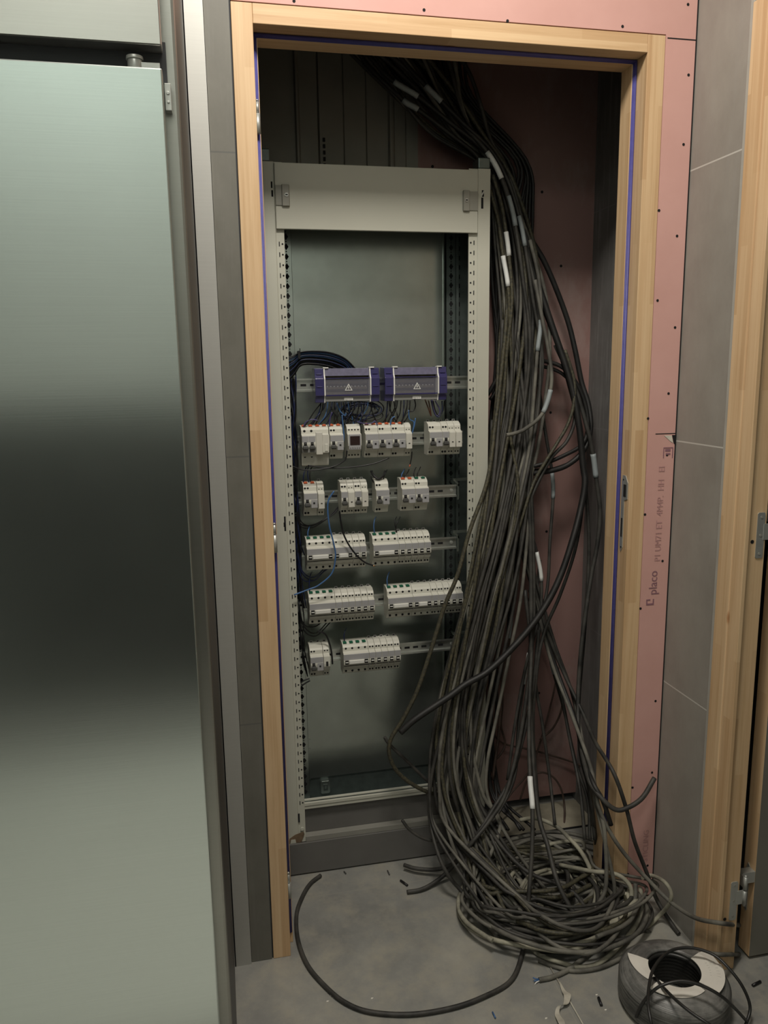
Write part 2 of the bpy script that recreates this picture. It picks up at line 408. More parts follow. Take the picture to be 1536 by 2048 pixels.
struct('floor_closet_edge', b, [M['screed'], M['hole']], 'strip of bare rough screed along the closet back')
# rest of the room and an added floor sheet, seen in the steel
b = MB(); b.box(-1.85, XR-.01, -2.55, -1.22, 0, .004); struct('floor_bounce_sheet', b, simple('pale_bounce_card', (.60, .60, .55), .8, 0, .08, 3), 'pale sheet added on the floor behind the viewer to brighten the fridge reflection')  # unseen reflector, added so the lower fridge door mirrors something pale
b = MB(); b.box(-1.9, XR, -3.1, -3.0, 0, 1.3); struct('wall_rear', b, M['roomwall'], 'dark tiled wall behind the viewer')
b = MB(); b.box(-1.9, XR, -3.1, -3.0, 1.3, 2.9); struct('wall_rear_upper', b, M['roomwall_hi'], 'light upper wall behind the viewer')
b = MB(); b.box(-1.95, -1.85, -3.1, .1, 0, 2.9); struct('wall_left', b, M['roomwall_hi'], 'light left wall of the room')
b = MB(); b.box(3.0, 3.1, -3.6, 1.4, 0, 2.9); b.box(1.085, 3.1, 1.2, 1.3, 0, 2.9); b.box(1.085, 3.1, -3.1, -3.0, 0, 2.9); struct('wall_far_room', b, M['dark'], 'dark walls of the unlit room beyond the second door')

# ------------------------------------------------------------------ door frame 1
H = 2.131; W = .9438
fr = empty('door_1', (0, 0, 0)); tag(fr, 'light pine door frame round the cable closet, without its leaf', kind='structure')
jp = [(.0, .0), (.042, 0), (.042, .0465), (.0526, .0465), (.0526, .095), (.0, .095)]
b = MB(); b.prism(jp, 0, H, 'z'); b.build('jamb', M['wood'], fr, bevel=.0012)
b = MB(); b.prism([(W-x, y) for x, y in jp], 0, H, 'z'); b.build('jamb', M['wood'], fr, bevel=.0012)
b = MB(); b.prism([(0, H), (0, H-.037), (.0465, H-.037), (.0465, H-.0465), (.095, H-.0465), (.095, H)], .0422, W-.0422, 'x')
b.build('head', M['wood_h'], fr, bevel=.0012)
b = MB(); b.tube([Vector((.0455, .0445, .03)), Vector((.0455, .0445, H-.039))], .0030, 8); b.tube([Vector((.0490, .0458, .03)), Vector((.0490, .0458, H-.04))], .0022, 8); b.build('seal', M['blue'], fr)
b = MB(); b.tube([Vector((W-.0458, .0440, .03)), Vector((W-.0458, .0440, H-.039))], .0037, 8); b.tube([Vector((W-.0495, .0452, .03)), Vector((W-.0495, .0452, H-.04))], .0022, 8); b.build('seal', M['blue'], fr)
b = MB(); b.tube([Vector((.044, .0440, H-.0407)), Vector((W-.044, .0440, H-.0407))], .0037, 8); b.tube([Vector((.044, .0455, H-.044)), Vector((W-.044, .0455, H-.044))], .002, 8); b.build('seal', M['blue'], fr)
for z0, z1 in ((1.899, 1.962), (1.010, 1.075), (.133, .20)):
    b = MB(); b.cyl((.0465, .036, z0), .0052, (z1-z0)*.62, seg=14); b.cyl((.0465, .036, z0+(z1-z0)*.64), .0036, (z1-z0)*.34, seg=14); b.cyl((.0465, .036, z1), .0042, .004, seg=14, r2=.001)
    b.box(.0412, .0428, .012, .036, z0, z1)
    b.build('hinge', M['plate'], fr)
X = W-.042
b = MB(); b.prism([(.006, 1.135), (.018, 1.152), (.030, 1.152), (.034, 1.135), (.034, .972), (.028, .960), (.021, .972), (.021, 1.09), (.006, 1.095)], X-.0018, X+.001, 'x')
b.mi = 1; b.box(X-.0024, X+.002, .0125, .0245, 1.100, 1.130); b.box(X-.0024, X+.001, .0245, .0305, .998, 1.045)
for z in (1.141, .972): b.cyl((X-.0026, .0262, z), .0022, .002, 'x', 8)
b.build('strike_plate', [M['plate'], M['hole']], fr)

# ------------------------------------------------------------------ door frame 2 and its open leaf
fr = empty('door_2', (XR, -.2, 0)); tag(fr, 'second pine door frame on the right wall, its leaf standing open', kind='structure')
jp = [(1.012, -.2025), (1.012, -.247), (1.0155, -.2485), (1.0155, -.2505), (1.012, -.252), (1.012, -.288), (1.0215, -.288), (1.0225, -.279), (1.068, -.279), (1.068, -.2025)]
b = MB(); b.prism(jp, 0, H-.012, 'z'); b.build('jamb', M['wood'], fr, bevel=.0008)
b = MB(); b.prism([(x, -1.334-y) for x, y in jp], 0, H-.012, 'z'); b.build('jamb', M['wood'], fr, bevel=.0008)
b = MB(); b.box(1.012, 1.068, -1.046, -.2885, H-.055, H-.012); b.build('head', M['wood'], fr)
for z0 in (1.045, .172):
    b = MB(); b.box(1.045, 1.0635, -.2805, -.2788, z0-.04, z0+.06, .003); b.box(1.061, 1.077, -.2815, -.2795, z0, z0+.035)
    b.cyl((1.0815, -.281, z0-.002), .0052, .036, seg=14); b.cyl((1.0815, -.281, z0+.036), .0052, .034, seg=14); b.cyl((1.0815, -.281, z0+.07), .005, .003, seg=14, r2=.002); b.cyl((1.0815, -.281, z0-.006), .003, .004, seg=10)
    b.mi = 1
    for z in (z0-.03, z0+.01, z0+.05): b.cyl((1.0545, -.2812, z), .003, .0006, 'y', 10)
    b.mi = 2; b.cyl((1.0365, -.2796, z0-.003), .0042, .0006, 'y', 12) if z0 > .5 else b.cyl((1.035, -.2796, z0-.035), .0042, .0006, 'y', 12)
    b.build('hinge', [M['plate'], M['brkt'], M['hole']], fr)
b = MB(); b.box(1.121, 1.96, -.2625, -.2225, .008, 2.07); lf = b.build('door_leaf', [M['wood']], fr, bevel=.0006)
b = MB(); b.box(1.1215, 1.955, -.2636, -.2625, .009, 2.069); b.build('leaf_face', simple('grey_leaf_laminate', (.20, .19, .16), .5, 0, .15, 5), lf).location = (0, 0, 0)
b = MB()
for z0 in (1.045, .172):
    b.prism([(-.2440, z0-.05), (-.2400, z0-.056), (-.2360, z0-.05), (-.2340, z0+.06), (-.2380, z0+.072), (-.2440, z0+.066)], 1.1192, 1.1214, 'x')
    b.box(1.084, 1.1205, -.2630, -.2440, z0+.036, z0+.064); b.box(1.082, 1.087, -.2810, -.2610, z0+.036, z0+.064)
    for z in (z0+.058, z0+.03, z0-.045): b.cyl((1.1183, -.2395, z), .0022, .001, 'x', 8)
b.build('leaf_hinge', M['plate'], lf).location = (0, 0, 0)

# ------------------------------------------------------------------ the steel fridge
fg = empty('fridge', (-.47, -.33, 0)); tag(fg, 'tall brushed stainless steel fridge with one plain door, left edge of the photo', 'fridge')
b = MB(); b.box(-.85, -.0925, -.655, -.012, .06, 2.25); b.build('body', simple('shaded_fridge_side', (.022, .024, .028), .42, .3, .1, 4), fg, bevel=.002)  # near-black colour holds the shade on the steel side
b = MB(); b.box(-.85, -.0925, -.672, -.655, .06, 2.25); b.build('front_rim', steel('brushed_steel_rim', (.42, .42, .39), .4, .5), fg, bevel=.004)
b = MB(); b.box(-.83, -.1095, -.700, -.674, .12, 1.763); b.build('door', M['steel_door'], fg, bevel=.0018)
b = MB(); b.box(-.82, -.1130, -.6745, -.6715, .13, 1.755); b.build('gasket', M['black'], fg)
b = MB(); b.box(-.84, -.1085, -.700, -.674, 1.787, 2.24); b.build('top_panel', M['steel_top'], fg, bevel=.0015)
b = MB(); b.box(-.84, -.105, -.6745, -.6715, 1.755, 1.80); b.build('gap_strip', M['dark'], fg)
b = MB(); b.cyl((-.140, -.688, 1.7635), .0085, .010, seg=20); b.cyl((-.140, -.688, 1.7735), .010, .004, seg=20, r2=.0095); b.box(-.140, -.112, -.692, -.684, 1.765, 1.771)
b.box(-.1085, -.1015, -.685, -.672, 1.722, 1.752); b.cyl((-.105, -.6865, 1.741), .002, .003, 'y', 10); b.cyl((-.105, -.6865, 1.731), .0015, .003, 'y', 10)
b.build('hinge', M['plate'], fg, bevel=.001)
b = MB()
for x in (-.80, -.15):
    for y in (-.62, -.08): b.cyl((x, y, 0), .022, .06, seg=16)
b.build('foot', M['black'], fg)

# ------------------------------------------------------------------ the enclosure frame
en = empty('enclosure_frame', (.354, .31, 0)); tag(en, 'open beige metal electrical enclosure frame with dark plinth standing in the closet', 'electrical enclosure')
ZB, ZT = .1, 1.914
b = MB()
b.prism([(.058, .31), (.0965, .31), (.0985, .313), (.118, .313), (.118, .318), (.062, .318), (.062, .345), (.058, .345)], ZB, ZT, 'z')
b.mi = 1
for k in range(61):
    z = .215 + k*.02505
    b.box(.1040, .1063, .3122, .3135, z, z+.011); b.cyl((.1128, .3122, z+.0055), .0023, .001, 'y', 8)
b.box(.0905, .0950, .3096, .3105, 1.002, 1.041); b.box(.089, .0925, .3096, .3105, 1.013, 1.025)
b.box(.0895, .0935, .3096, .3105, 1.853, 1.868); b.box(.0900, .0945, .3096, .3105, 1.833, 1.848)
b.box(.0985, .1028, .3096, .3127, .163, .189)
b.mi = 2; b.prism([(.068, .101), (.104, .101), (.1145, .125), (.112, .133), (.088, .127), (.072, .117)], .3095, .3105, 'y')
b.mi = 3; b.prism([(.073, .101), (.090, .101), (.088, .113), (.076, .113)], .3088, .3096, 'y')
b.cyl((.1085, .309, .141), .005, .004, 'y', 12)
b.build('upright', [M['paint'], M['hole'], M['rust'], M['paint']], en, bevel=.0007)
b = MB()
b.prism([(.650, .31), (.6175, .31), (.6155, .313), (.5935, .313), (.5935, .318), (.646, .318), (.646, .345), (.650, .345)], ZB, ZT+.002, 'z')
b.mi = 1
for k in range(61):
    z = .232 + k*.02505
    b.box(.6066, .6090, .3122, .3135, z-.0055, z+.0055); b.cyl((.5990, .3122, z), .0024, .001, 'y', 8)
for z in (1.833,): b.box(.6255, .6315, .3096, .3105, z-.014, z+.013); b.box(.627, .633, .3096, .3105, z+.015, z+.031)
b.mi = 2; b.prism([(.6255, 1.846), (.6325, 1.858), (.6325, 1.864), (.6255, 1.853)], .3090, .3096, 'y')
b.build('upright', [M['paint'], M['hole'], M['plate']], en, bevel=.0007)
b = MB(); b.box(.099, .6145, .304, .316, 1.758, 1.911); b.build('top_plate', M['paint'], en, bevel=.001)
for x0, x1, xa, xb, xs_ in ((.0995, .1335, .1135, .1335, .1255), (.5735, .6145, .5735, .5925, .5825)):
    b = MB(); b.box(x0, x1, .3015, .3042, 1.812, 1.8585); b.prism([(x, y) for x, y in ((xa, .3020), (xa+.002, .2975), (xb-.002, .2975), (xb, .3020))], 1.8105, 1.860, 'z')
    br = b.build('door_bracket', M['brkt'], en, bevel=.0008)
    b = MB(); b.cyl((xs_, .2960, 1.836), .0046, .0018, 'y', 16); b.mi = 1; b.box(xs_-.0028, xs_+.0028, .2952, .2962, 1.8350, 1.8372); b.build('screw', [M['plate'], M['hole']], br)
b = MB(); b.prism([(.618, .312), (.650, .312), (.650, .345), (.640, .36), (.618, .36)], ZT+.002, 1.944, 'z'); b.build('corner_cap', M['galv_d'], en, bevel=.003)
b = MB(); b.prism([(.090, .312), (.058, .312), (.058, .345), (.068, .36), (.090, .36)], ZT, 1.944, 'z'); b.build('corner_cap', M['galv_d'], en, bevel=.003)
# rear: back plate, perforated uprights, side skins
b = MB(); b.box(.149, .572, .468, .471, .205, 1.905); b.box(.149, .152, .462, .470, .205, 1.905); b.box(.569, .572, .462, .470, .205, 1.905)
for z in (.30, .33): b.cyl((.153, .4655, z), .003, .003, 'y', 10)
b.build('back_plate', M['galv'], en)
b = MB(); b.prism([(.120, .440), (.146, .440), (.146, .4435), (.124, .4435), (.124, .482), (.120, .482)], .13, 1.905, 'z')
b.mi = 1
for k in range(69):
    z = .18 + k*.0251
    b.prism([(.1335-.006, z), (.1335, z-.009), (.1335+.006, z), (.1335, z+.009)], .4393, .4403, 'y'); b.cyl((.1335, .4393, z+.0128), .0018, .001, 'y', 8)
b.build('rear_upright', [M['galv'], M['hole']], en)
b = MB(); b.prism([(.576, .455), (.600, .455), (.600, .440), (.607, .440), (.607, .482), (.576, .482)], .13, 1.905, 'z'); b.box(.607, .646, .47, .474, .13, 1.905)
b.mi = 1
for k in range(69):
    z = .187 + k*.0251
    b.prism([(.589-.006, z), (.589, z-.009), (.589+.006, z), (.589, z+.009)], .4543, .4553, 'y'); b.cyl((.589, .4543, z+.0128), .0018, .001, 'y', 8)
    b.box(.609, .619, .4693, .4703, z-.006, z+.006)
b.mi = 2
for k in range(69):
    z = .187 + k*.0251
    b.box(.6085, .6105, .4690, .4703, z+.008, z+.018); b.box(.6455, .6458, .415, .420, z-.004, z+.004)
b.build('rear_upright', [M['galv_d'], M['hole'], M['galv']], en)
b = MB(); b.box(.646, .648, .345, .474, .13, 1.905); b.build('side_skin', M['galv_d'], en)
b = MB(); b.box(.060, .062, .345, .474, .13, 1.905); b.build('side_skin', M['galv_d'], en)
b = MB(); b.box(.062, .646, .30+.02, .474, 1.905, 1.911); b.build('roof_plate', M['galv_d'], en)
b = MB(); b.box(.118, .5935, .316, .321, .197, .206); b.box(.118, .5935, .314, .321, .2075, .2165); b.box(.118, .5935, .322, .33, .218, .222);
b.build('bottom_rail', M['paint'], en, bevel=.0007)
b = MB(); b.box(.062, .646, .336, .474, .121, .125); b.box(.12, .646, .472, .475, .125, .21); b.build('bottom_pan', M['galv_d'], en)
b = MB(); b.box(.118, .5935, .330, .334, .118, .197); b.build('recess_plate', M['plinth'], en)
b = MB(); b.box(.118, .5935, .3085, .332, .1005, .117); b.build('plinth_lip', simple('grey_lip_enamel', (.27, .265, .235), .5, 0, .1, 8), en, bevel=.001)
b = MB(); b.box(.058, .650, .306, .312, .004, .100); b.box(.058, .064, .31, .47, .004, .1); b.box(.644, .650, .31, .47, .004, .1); b.box(.058, .65, .465, .47, .004, .1); b.build('plinth', M['plinth'], en, bevel=.002)
b = MB(); b.box(.182, .210, .458, .472, .156, .196, .003); b.mi = 1; b.box(.190, .203, .457, .4585, .165, .186); b.mi = 0; b.cyl((.1965, .4565, .176), .004, .001, 'y', 12); b.build('earth_terminal', [M['galv'], M['galv_d']], en, bevel=.0008)
RAILZ = [1.3775, 1.2275, 1.0770, .9270, .7750, .6240]
for i, z in enumerate(RAILZ):
    x1 = .632 if i == 0 else (.52 if i == 1 else .582)
    if i in (1,): x1 = .60
    b = MB()
    b.prism([(.376, z-.0175), (.3775, z-.0175), (.3775, z-.0135), (.3835, z-.0135), (.3835, z+.0135), (.3775, z+.0135), (.3775, z+.0175), (.376, z+.0175), (.376, z+.0125), (.382, z+.0125), (.382, z-.0125), (.376, z-.0125)], .122, x1, 'x')
    b.mi = 1
    x = .128
    while x < x1-.03:
        b.box(x, x+.015, .3814, .3822, z-.003, z+.003); x += .025
    rl = b.build('din_rail', [M['rail'], M['hole']], en)
    b = MB(); b.cyl((x1-.014, .379, z+.001), .0045, .003, 'y', 12); b.box(x1-.018, x1-.010, .3782, .3792, z+.0003, z+.0017); b.build('rail_screw', M['plate'], rl)
    if i >= 2:
        b = MB(); b.prism([(z-.024, .3), (z+.024, .3)], 0, 0) if False else None
        c0 = [(x1+.002, z-.026), (x1+.006, z-.026), (x1+.007, z-.020), (x1+.007, z+.020), (x1-.006, z+.032), (x1-.010, z+.030), (x1+.002, z+.018)]
        b.prism(c0, .376, .3785, 'y'); b.box(x1+.004, x1+.007, .376, .45, z+.012, z+.020); b.box(x1-.008, .646, .384, .387, z+.026, z+.034)
        b.build('rail_bracket', M['galv'], rl)

# ------------------------------------------------------------------ devices on the rails
SH, NO, RL = .330, .3145, .376
def body_prof(z, hh=.0435, nose=.0225, no=NO, bot=None):
    bt = hh if bot is None else bot
    return [(RL, z-bt), (SH+.012, z-bt), (SH+.0085, z-bt+.003), (SH+.003, z-nose-.003), (SH-.006, z-nose), (no, z-.008), (no-.001, z), (no+.001, z+nose-.002), (SH-.001, z+nose+.002), (SH, z+hh-.008), (SH+.004, z+hh-.003), (SH+.018, z+hh+.003), (RL, z+hh+.002)]
def device(name, x0, x1, z, label, cat, group, kind, tops=(), bots=(), term=None, rs=.0021, tdz=0.0):
    t = empty(name, ((x0+x1)/2, RL, z)); tag(t, label, cat, group)
    g = .0003
    b = MB()
    bot = None
    if kind == 'dpn4': bot = .060
    b.prism(body_prof(z, bot=bot), x0+g, x1-g, 'x')
    b.mi = 1
    for x in tops: b.cyl((x, SH-.0007, z+.0325-tdz), rs*1.25, .002, 'y', 10)
    for x in bots: b.cyl((x, SH+.0046, z-.0345), rs*1.25, .004, 'y', 10)
    b.build('housing', [M['white2'], M['hole']], t, bevel=.0006)
    wd = x1-x0
    if term:
        b = MB(); n_ = max(1, round(wd/.0178))
        for q in range(n_): 
            xx = x0+(q+.5)*wd/n_
            b.box(xx-.006, xx+.004, SH+.008, SH+.020, z+.0445, z+.0475); b.cyl((xx-.001, SH+.014, z+.047), .0025, .002, seg=8)
        b.build('terminal_marker', M[term], t)
    else:
        b = MB(); n_ = max(1, round(wd/.0178))
        for q in range(n_):
            xx = x0+(q+.5)*wd/n_; b.box(xx-.004, xx+.004, RL-.008, RL-.006, z+.045, z+.051); b.mi = 1; b.box(xx-.002, xx+.002, RL-.0085, RL-.0078, z+.0465, z+.0495); b.mi = 0
        b.build('rail_clip', [M['greyp'], M['hole']], t)
    if kind in ('wide', 'single'):
        b = MB(); b.box(x0+.0008, x1-.0008, NO-.0006, NO+.004, z+.0045, z+.0205); b.build('label_strip', M['lilac'], t, bevel=.0004)
        b = MB(); b.box(x0+.0006, x1-.0006, NO+.0000, NO+.006, z-.0065, z+.004)
        b.mi = 1
        ends = (x0+.0088, x1-.0088) if kind == 'wide' else ((x0+x1)/2,)
        for e in ends: b.box(e-.0048, e+.0048, NO-.0030, NO+.001, z-.0070, z+.0040)
        b.build('toggle_slot', [M['white'], M['black']], t, bevel=.0004)
        b = MB()
        if kind == 'wide':
            b.box(x0+.0155, x1-.0155, NO-.0052, NO+.001, z-.0060, z+.0035)
            for e in ends: b.box(e-.0040, e+.0040, NO-.0055, NO-.0020, z-.0022, z-.0002)
        else: b.box((x0+x1)/2-.0040, (x0+x1)/2+.0040, NO-.0055, NO-.002, z-.0020, z+.0005)
        b.build('toggle', M['handle'], t, bevel=.0008)
        b = MB(); b.box(x0+.001, x1-.001, NO+.0020, NO+.006, z-.0140, z-.0125); b.build('seam', M['hole'], t)
    if kind in ('rcd', 'grey1', 'dpn4'):
        xe = x0+.0178 if kind != 'grey1' else x1
        b = MB(); b.box(x0+.0008, (x1 if kind == 'rcd' else xe)-.0008, NO-.0006, NO+.004, z+.0045, z+.0205)
        if kind == 'rcd': b.box(x0+.0188, x1-.0008, NO-.0012, NO+.004, z-.0180, z+.0040)
        if kind == 'dpn4': b.box(x0+.0178, x0+.0350, NO-.0006, NO+.004, z+.0045, z+.0205)
        b.build('label_strip', M['lilac'], t, bevel=.0004)
        for k in range(2 if kind == 'dpn4' else 1):
            c0 = x0+.0088+k*.0178
            b = MB(); b.box(c0-.0065, c0+.0065, NO-.0005, NO+.004, z-.004, z+.0055); b.mi = 1; b.box(c0-.0038, c0+.0038, NO-.003, NO+.001, z-.004, z+.005)
            b.build('toggle_slot', [M['handle'], M['black']], t, bevel=.0004)
            b = MB(); b.prism([(NO+.001, z-.0150), (NO-.0060, z-.0150), (NO-.0085, z-.0115), (NO-.0075, z-.0045), (NO+.001, z-.0030)], c0-.0066, c0+.0066, 'x')
            b.box(c0-.0030, c0+.0030, NO-.0045, NO-.001, z+.0005, z+.0022)
            b.build('toggle', M['greytog'], t, bevel=.001)
        if kind == 'rcd':
            b = MB(); b.box(x0+.0240, x0+.0290, NO-.0022, NO, z-.0072, z-.0028); b.build('test_button', M['black'], t, bevel=.0004)
        if kind == 'dpn4':
            b = MB(); b.box(x0+.0365, x0+.0535, NO-.0035, NO+.004, z-.028, z+.030); b.box(x0+.0540, x1-.002, NO-.0010, NO+.004, z-.024, z+.024); b.build('differential_block', M['white'], t, bevel=.0012)
            b = MB(); b.box(x0+.0590, x1-.005, NO-.0030, NO, z-.020, z-.001); b.build('test_button', M['white2'], t, bevel=.001)
            b = MB(); b.box(x0+.001, x0+.0350, NO+.0015, SH+.002, z-.022, z-.0145); b.build('shade_strip', M['greyp'], t)
    if kind == 'aux':
        b = MB(); b.box(x0+.0010, x1-.0010, NO-.0022, NO+.004, z-.021, z+.019); b.build('front_cover', M['white'], t, bevel=.0008)
        b = MB(); b.box((x0+x1)/2-.0022, (x0+x1)/2+.0022, NO-.0032, NO-.0020, z-.0075, z-.0055); b.build('indicator', M['black'], t)
    if kind == 'rocker':
        b = MB(); b.box((x0+x1)/2-.0030, (x0+x1)/2+.0030, NO-.0030, NO+.001, z-.0060, z+.0065); b.build('rocker', M['black'], t, bevel=.0006)
    if kind == 'timer':
        b = MB(); b.box(x0+.0025, x1-.0025, NO-.0040, NO+.002, z-.0180, z+.0220); b.build('bezel', M['lilac'], t, bevel=.001)
        b = MB(); b.box(x0+.0055, x1-.0055, NO-.0048, NO-.0035, z-.0060, z+.0175); b.build('display', M['screen'], t)
        b = MB()
        for k in range(5): b.box(x0+.0050+k*.0058, x0+.0085+k*.0058, NO-.0052, NO-.0038, z-.0145, z-.0105)
        b.build('button', M['greyp'], t, bevel=.0004)
    return t
MW = .0180
def T(x0, n, per=None): return [x0+(i+.5)*MW for i in range(n)]
def pair(x0): return [x0+.0050, x0+.0125]
G = 'modular devices clipped on the steel rails'
z = RAILZ[1]
device('circuit_breaker', .1446, .2170, z, 'wide white breaker block hanging lower than its neighbours, left end of the second rail', 'circuit breaker', G, 'dpn4', [.1535, .1715], [.1535, .1715], 'orange', .0028)
device('circuit_breaker', .2185, .2545, z, 'white breaker with grey toggle between the widest left block and the small display timer', 'circuit breaker', G, 'rcd', pair(.2185), pair(.2185), 'orange', .0024)
device('time_switch', .2650, .3020, z, 'small white timer with a dark square display on the second rail', 'timer', G, 'timer', [.271, .279, .287, .2955], [.271, .279, .287, .2955], None, .0018)
for k in range(3):
    device('circuit_breaker', .3125+k*.0364, .3125+(k+1)*.0364, z, ['first', 'second', 'third'][k]+' grey-toggle breaker right of the display timer', 'circuit breaker', G, 'rcd', pair(.3125+k*.0364), pair(.3125+k*.0364), 'orange', .0024)
device('auxiliary_contact', .4217, .4395, z, 'narrow white auxiliary module ending the middle block, with a short black wire hanging below', 'auxiliary module', G, 'aux', pair(.4217), pair(.4217), None, .0017, .004)
x = .4872
device('circuit_breaker', x, x+.0364, z, 'grey-toggle breaker starting the separate right-hand block of the second rail', 'circuit breaker', G, 'rcd', pair(x), pair(x), None, .0024); x += .0364
device('circuit_breaker', x, x+.0182, z, 'slim grey-toggle breaker in the right-hand block of the second rail', 'circuit breaker', G, 'grey1', pair(x), pair(x), None, .0024); x += .0182
for k in range(2):
    device('auxiliary_contact', x, x+.0182, z, ['narrow white module second from the right end of the second rail', 'narrow white module at the right end of the second rail'][k], 'auxiliary module', G, 'aux', pair(x), pair(x), None, .0017, .004); x += .0182
z = RAILZ[2]; x = .1450
device('circuit_breaker', x, x+.0364, z, 'grey-toggle breaker at the left end of the third rail, orange mark on top', 'circuit breaker', G, 'rcd', pair(x), pair(x), 'orange', .0024)
device('auxiliary_contact', x+.037, x+.0552, z, 'narrow white module beside the leftmost breaker of the third rail', 'auxiliary module', G, 'aux', pair(x+.037), pair(x+.037), None, .0017, .004)
x = .2440
for k in range(2):
    device('circuit_breaker', x, x+.0184, z, ['slim grey-toggle breaker under the hanging blue wire, left of a twin pair', 'slim grey-toggle breaker third unit of the four-module block on the third rail'][k], 'circuit breaker', G, 'grey1', pair(x), pair(x), None, .0024)
    device('auxiliary_contact', x+.0184, x+.0368, z, ['narrow white module between two slim breakers on the third rail', 'narrow white module closing the four-module block on the third rail'][k], 'auxiliary module', G, 'aux', pair(x+.0184), pair(x+.0184), None, .0017, .004); x += .0368
device('circuit_breaker', .3385, .3755, z, 'single grey-toggle breaker standing alone in the middle of the third rail', 'circuit breaker', G, 'rcd', pair(.3385), pair(.3385), None, .0024)
for k in range(2):
    x = .4100+k*.0376
    device('circuit_breaker', x, x+.0376, z, ['left one of the rightmost pair of grey-toggle breakers on the third rail', 'rightmost grey-toggle breaker of the third rail'][k], 'circuit breaker', G, 'rcd', pair(x), pair(x), 'orange' if k == 0 else 'green', .0024)
def block(z, x0, spec, where):
    x = x0; si = 0
    ns = sum(1 for q in spec if q == 1)
    for i, n in enumerate(spec):
        x1 = x+n*MW
        if n >= 3:
            device('circuit_breaker', x, x1, z, ('four' if n == 4 else 'three')+'-pole white breaker with a bridged long toggle, '+where, 'circuit breaker', G, 'wide', [x+(k+.5)*MW for k in range(n)], [x+(k+.5)*MW for k in range(n)], 'green' if n == 4 else None, .0026 if n == 4 else .0022)
        else:
            ordn = ['first', 'second', 'third', 'fourth', 'fifth', 'sixth'][si]; si += 1
            device('circuit_breaker', x, x1, z, ordn+' slim breaker right of the bridged toggle, '+where, 'circuit breaker', G, 'single', pair(x), pair(x), None, .0021)
        x = x1
block(RAILZ[3], .1480, [4, 3, 1, 1], 'left block of the fourth rail')
block(RAILZ[3], .3285, [4, 1, 1, 1, 1, 1], 'right block of the fourth rail')
block(RAILZ[4], .1500, [4, 1, 1, 1, 1, 1, 1], 'left block of the fifth rail')
block(RAILZ[4], .3670, [4, 3, 1, 1, 1, 1, 1], 'right block of the fifth rail')
block(RAILZ[5], .2395, [4, 1, 1, 1, 1, 1], 'right block of the lowest rail')
z = RAILZ[5]
device('circuit_breaker', .1478, .1842, z, 'grey-toggle breaker at the left end of the lowest rail', 'circuit breaker', G, 'rcd', pair(.1478), pair(.1478), None, .0022)
device('selector_switch', .1845, .2025, z, 'narrow module with a dark rocker beside the leftmost breaker of the lowest rail', 'switch', G, 'rocker', pair(.1845), pair(.1845), None, .0018)

# distribution blocks
def dist_block(x0, x1, z, label):
    t = empty('distribution_block', ((x0+x1)/2, RL, z)); tag(t, label, 'distribution block', 'violet distribution blocks on the top rail')
    b = MB(); b.box(x0+.004, x1-.004, .350, RL, z-.036, z+.036); b.build('base', M['black'], t)
    b = MB()
    for k, zz in enumerate((.020, .006, -.008, -.022)):
        b.box(x0+.030, x1-.030, .335, .345, z+zz-.003, z+zz+.003)
    t2 = b.build('busbar', M['busdark'], t)
    b = MB()
    for k in range(12):
        xx = x0+.034+k*(x1-x0-.068)/11
        b.cyl((xx, .333, z-.004), .0016, .004, 'y', 8)
    b.build('terminal_screw', M['plate'], t)
    prof = [(RL, z-.0445), (.322, z-.0445), (.3185, z-.030), (.3125, z-.0265), (.3120, z+.0165), (.3190, z+.0265), (.322, z+.0425), (RL, z+.0445)]
    for a0_, a1_ in ((x0, x0+.0225), (x1-.0225, x1)):
        b = MB(); b.prism(prof, a0_, a1_, 'x')
        for zz in (.028, -.004, -.030): b.box(a0_+.004, a1_-.004, .3105 if zz == -.004 else .3165, .32, z+zz-.0012, z+zz+.0012)
        b.build('end_cover', M['violet'], t, bevel=.001)
    for a in (x0+.0228, x1-.0262):
        b = MB(); b.prism([(y-.0025, zz*1.0) for y, zz in prof[1:-1]]+[(.335, z+.0445), (.335, z-.0465)], a, a+.0034, 'x'); b.box(a-.001, a+.013, .318, .324, z+.0425, z+.0455); b.build('rib', M['printw'], t, bevel=.0004)
    b = MB(); b.prism([(.3185, z+.0235), (.3215, z+.0245), (.3245, z+.0425), (.3215, z+.0415)], x0+.027, x1-.027, 'x'); b.build('upper_strip', simple('lilac_translucent_strip', (.17, .165, .25), .3, 0, .25, 90), t)
    b = MB(); b.box(x0+.027, x1-.027, .3130, .3142, z-.0255, z+.0185); b.build('window', M['clear'], t)
    b = MB(); b.box(x0+.027, x1-.027, .3110, .3140, z-.0275, z-.0245); b.box(x0+.027, x1-.027, .3110, .3140, z+.0165, z+.0185); b.build('window_edge', M['violet'], t)
    b = MB(); b.box(x0+.027, x1-.027, .3180, .3210, z-.0415, z-.0290); b.build('lower_strip', M['greyp'], t)
    c0 = (x0+x1)/2+.002
    b = MB(); b.box(c0-.0115, c0+.0115, .3165, .3182, z-.0400, z-.0325); b.mi = 1
    text_mb(b, 'legrand', .0070, lambda tx, ty: (c0-.0108+tx*.93, .3163, z-.0385+ty)); b.build('name_plate', [M['printw'], M['greyp']], t)
    b = MB()
    def tri(r): return [(c0-.866*r, z-.0085-.5*r), (c0+.866*r, z-.0085-.5*r), (c0, z-.0085+r)]
    o_, i_ = tri(.0118), tri(.0085)
    for k in range(3):
        k2 = (k+1) % 3; b.prism([o_[k], o_[k2], i_[k2], i_[k]], .3122, .3130, 'y')
    b.prism([(c0+.001, z-.002), (c0-.0022, z-.0078), (c0-.0002, z-.0078), (c0-.0012, z-.0128), (c0+.0022, z-.0066), (c0+.0003, z-.0066)], .3122, .3130, 'y')
    b.build('warning_sign', M['printw'], t)
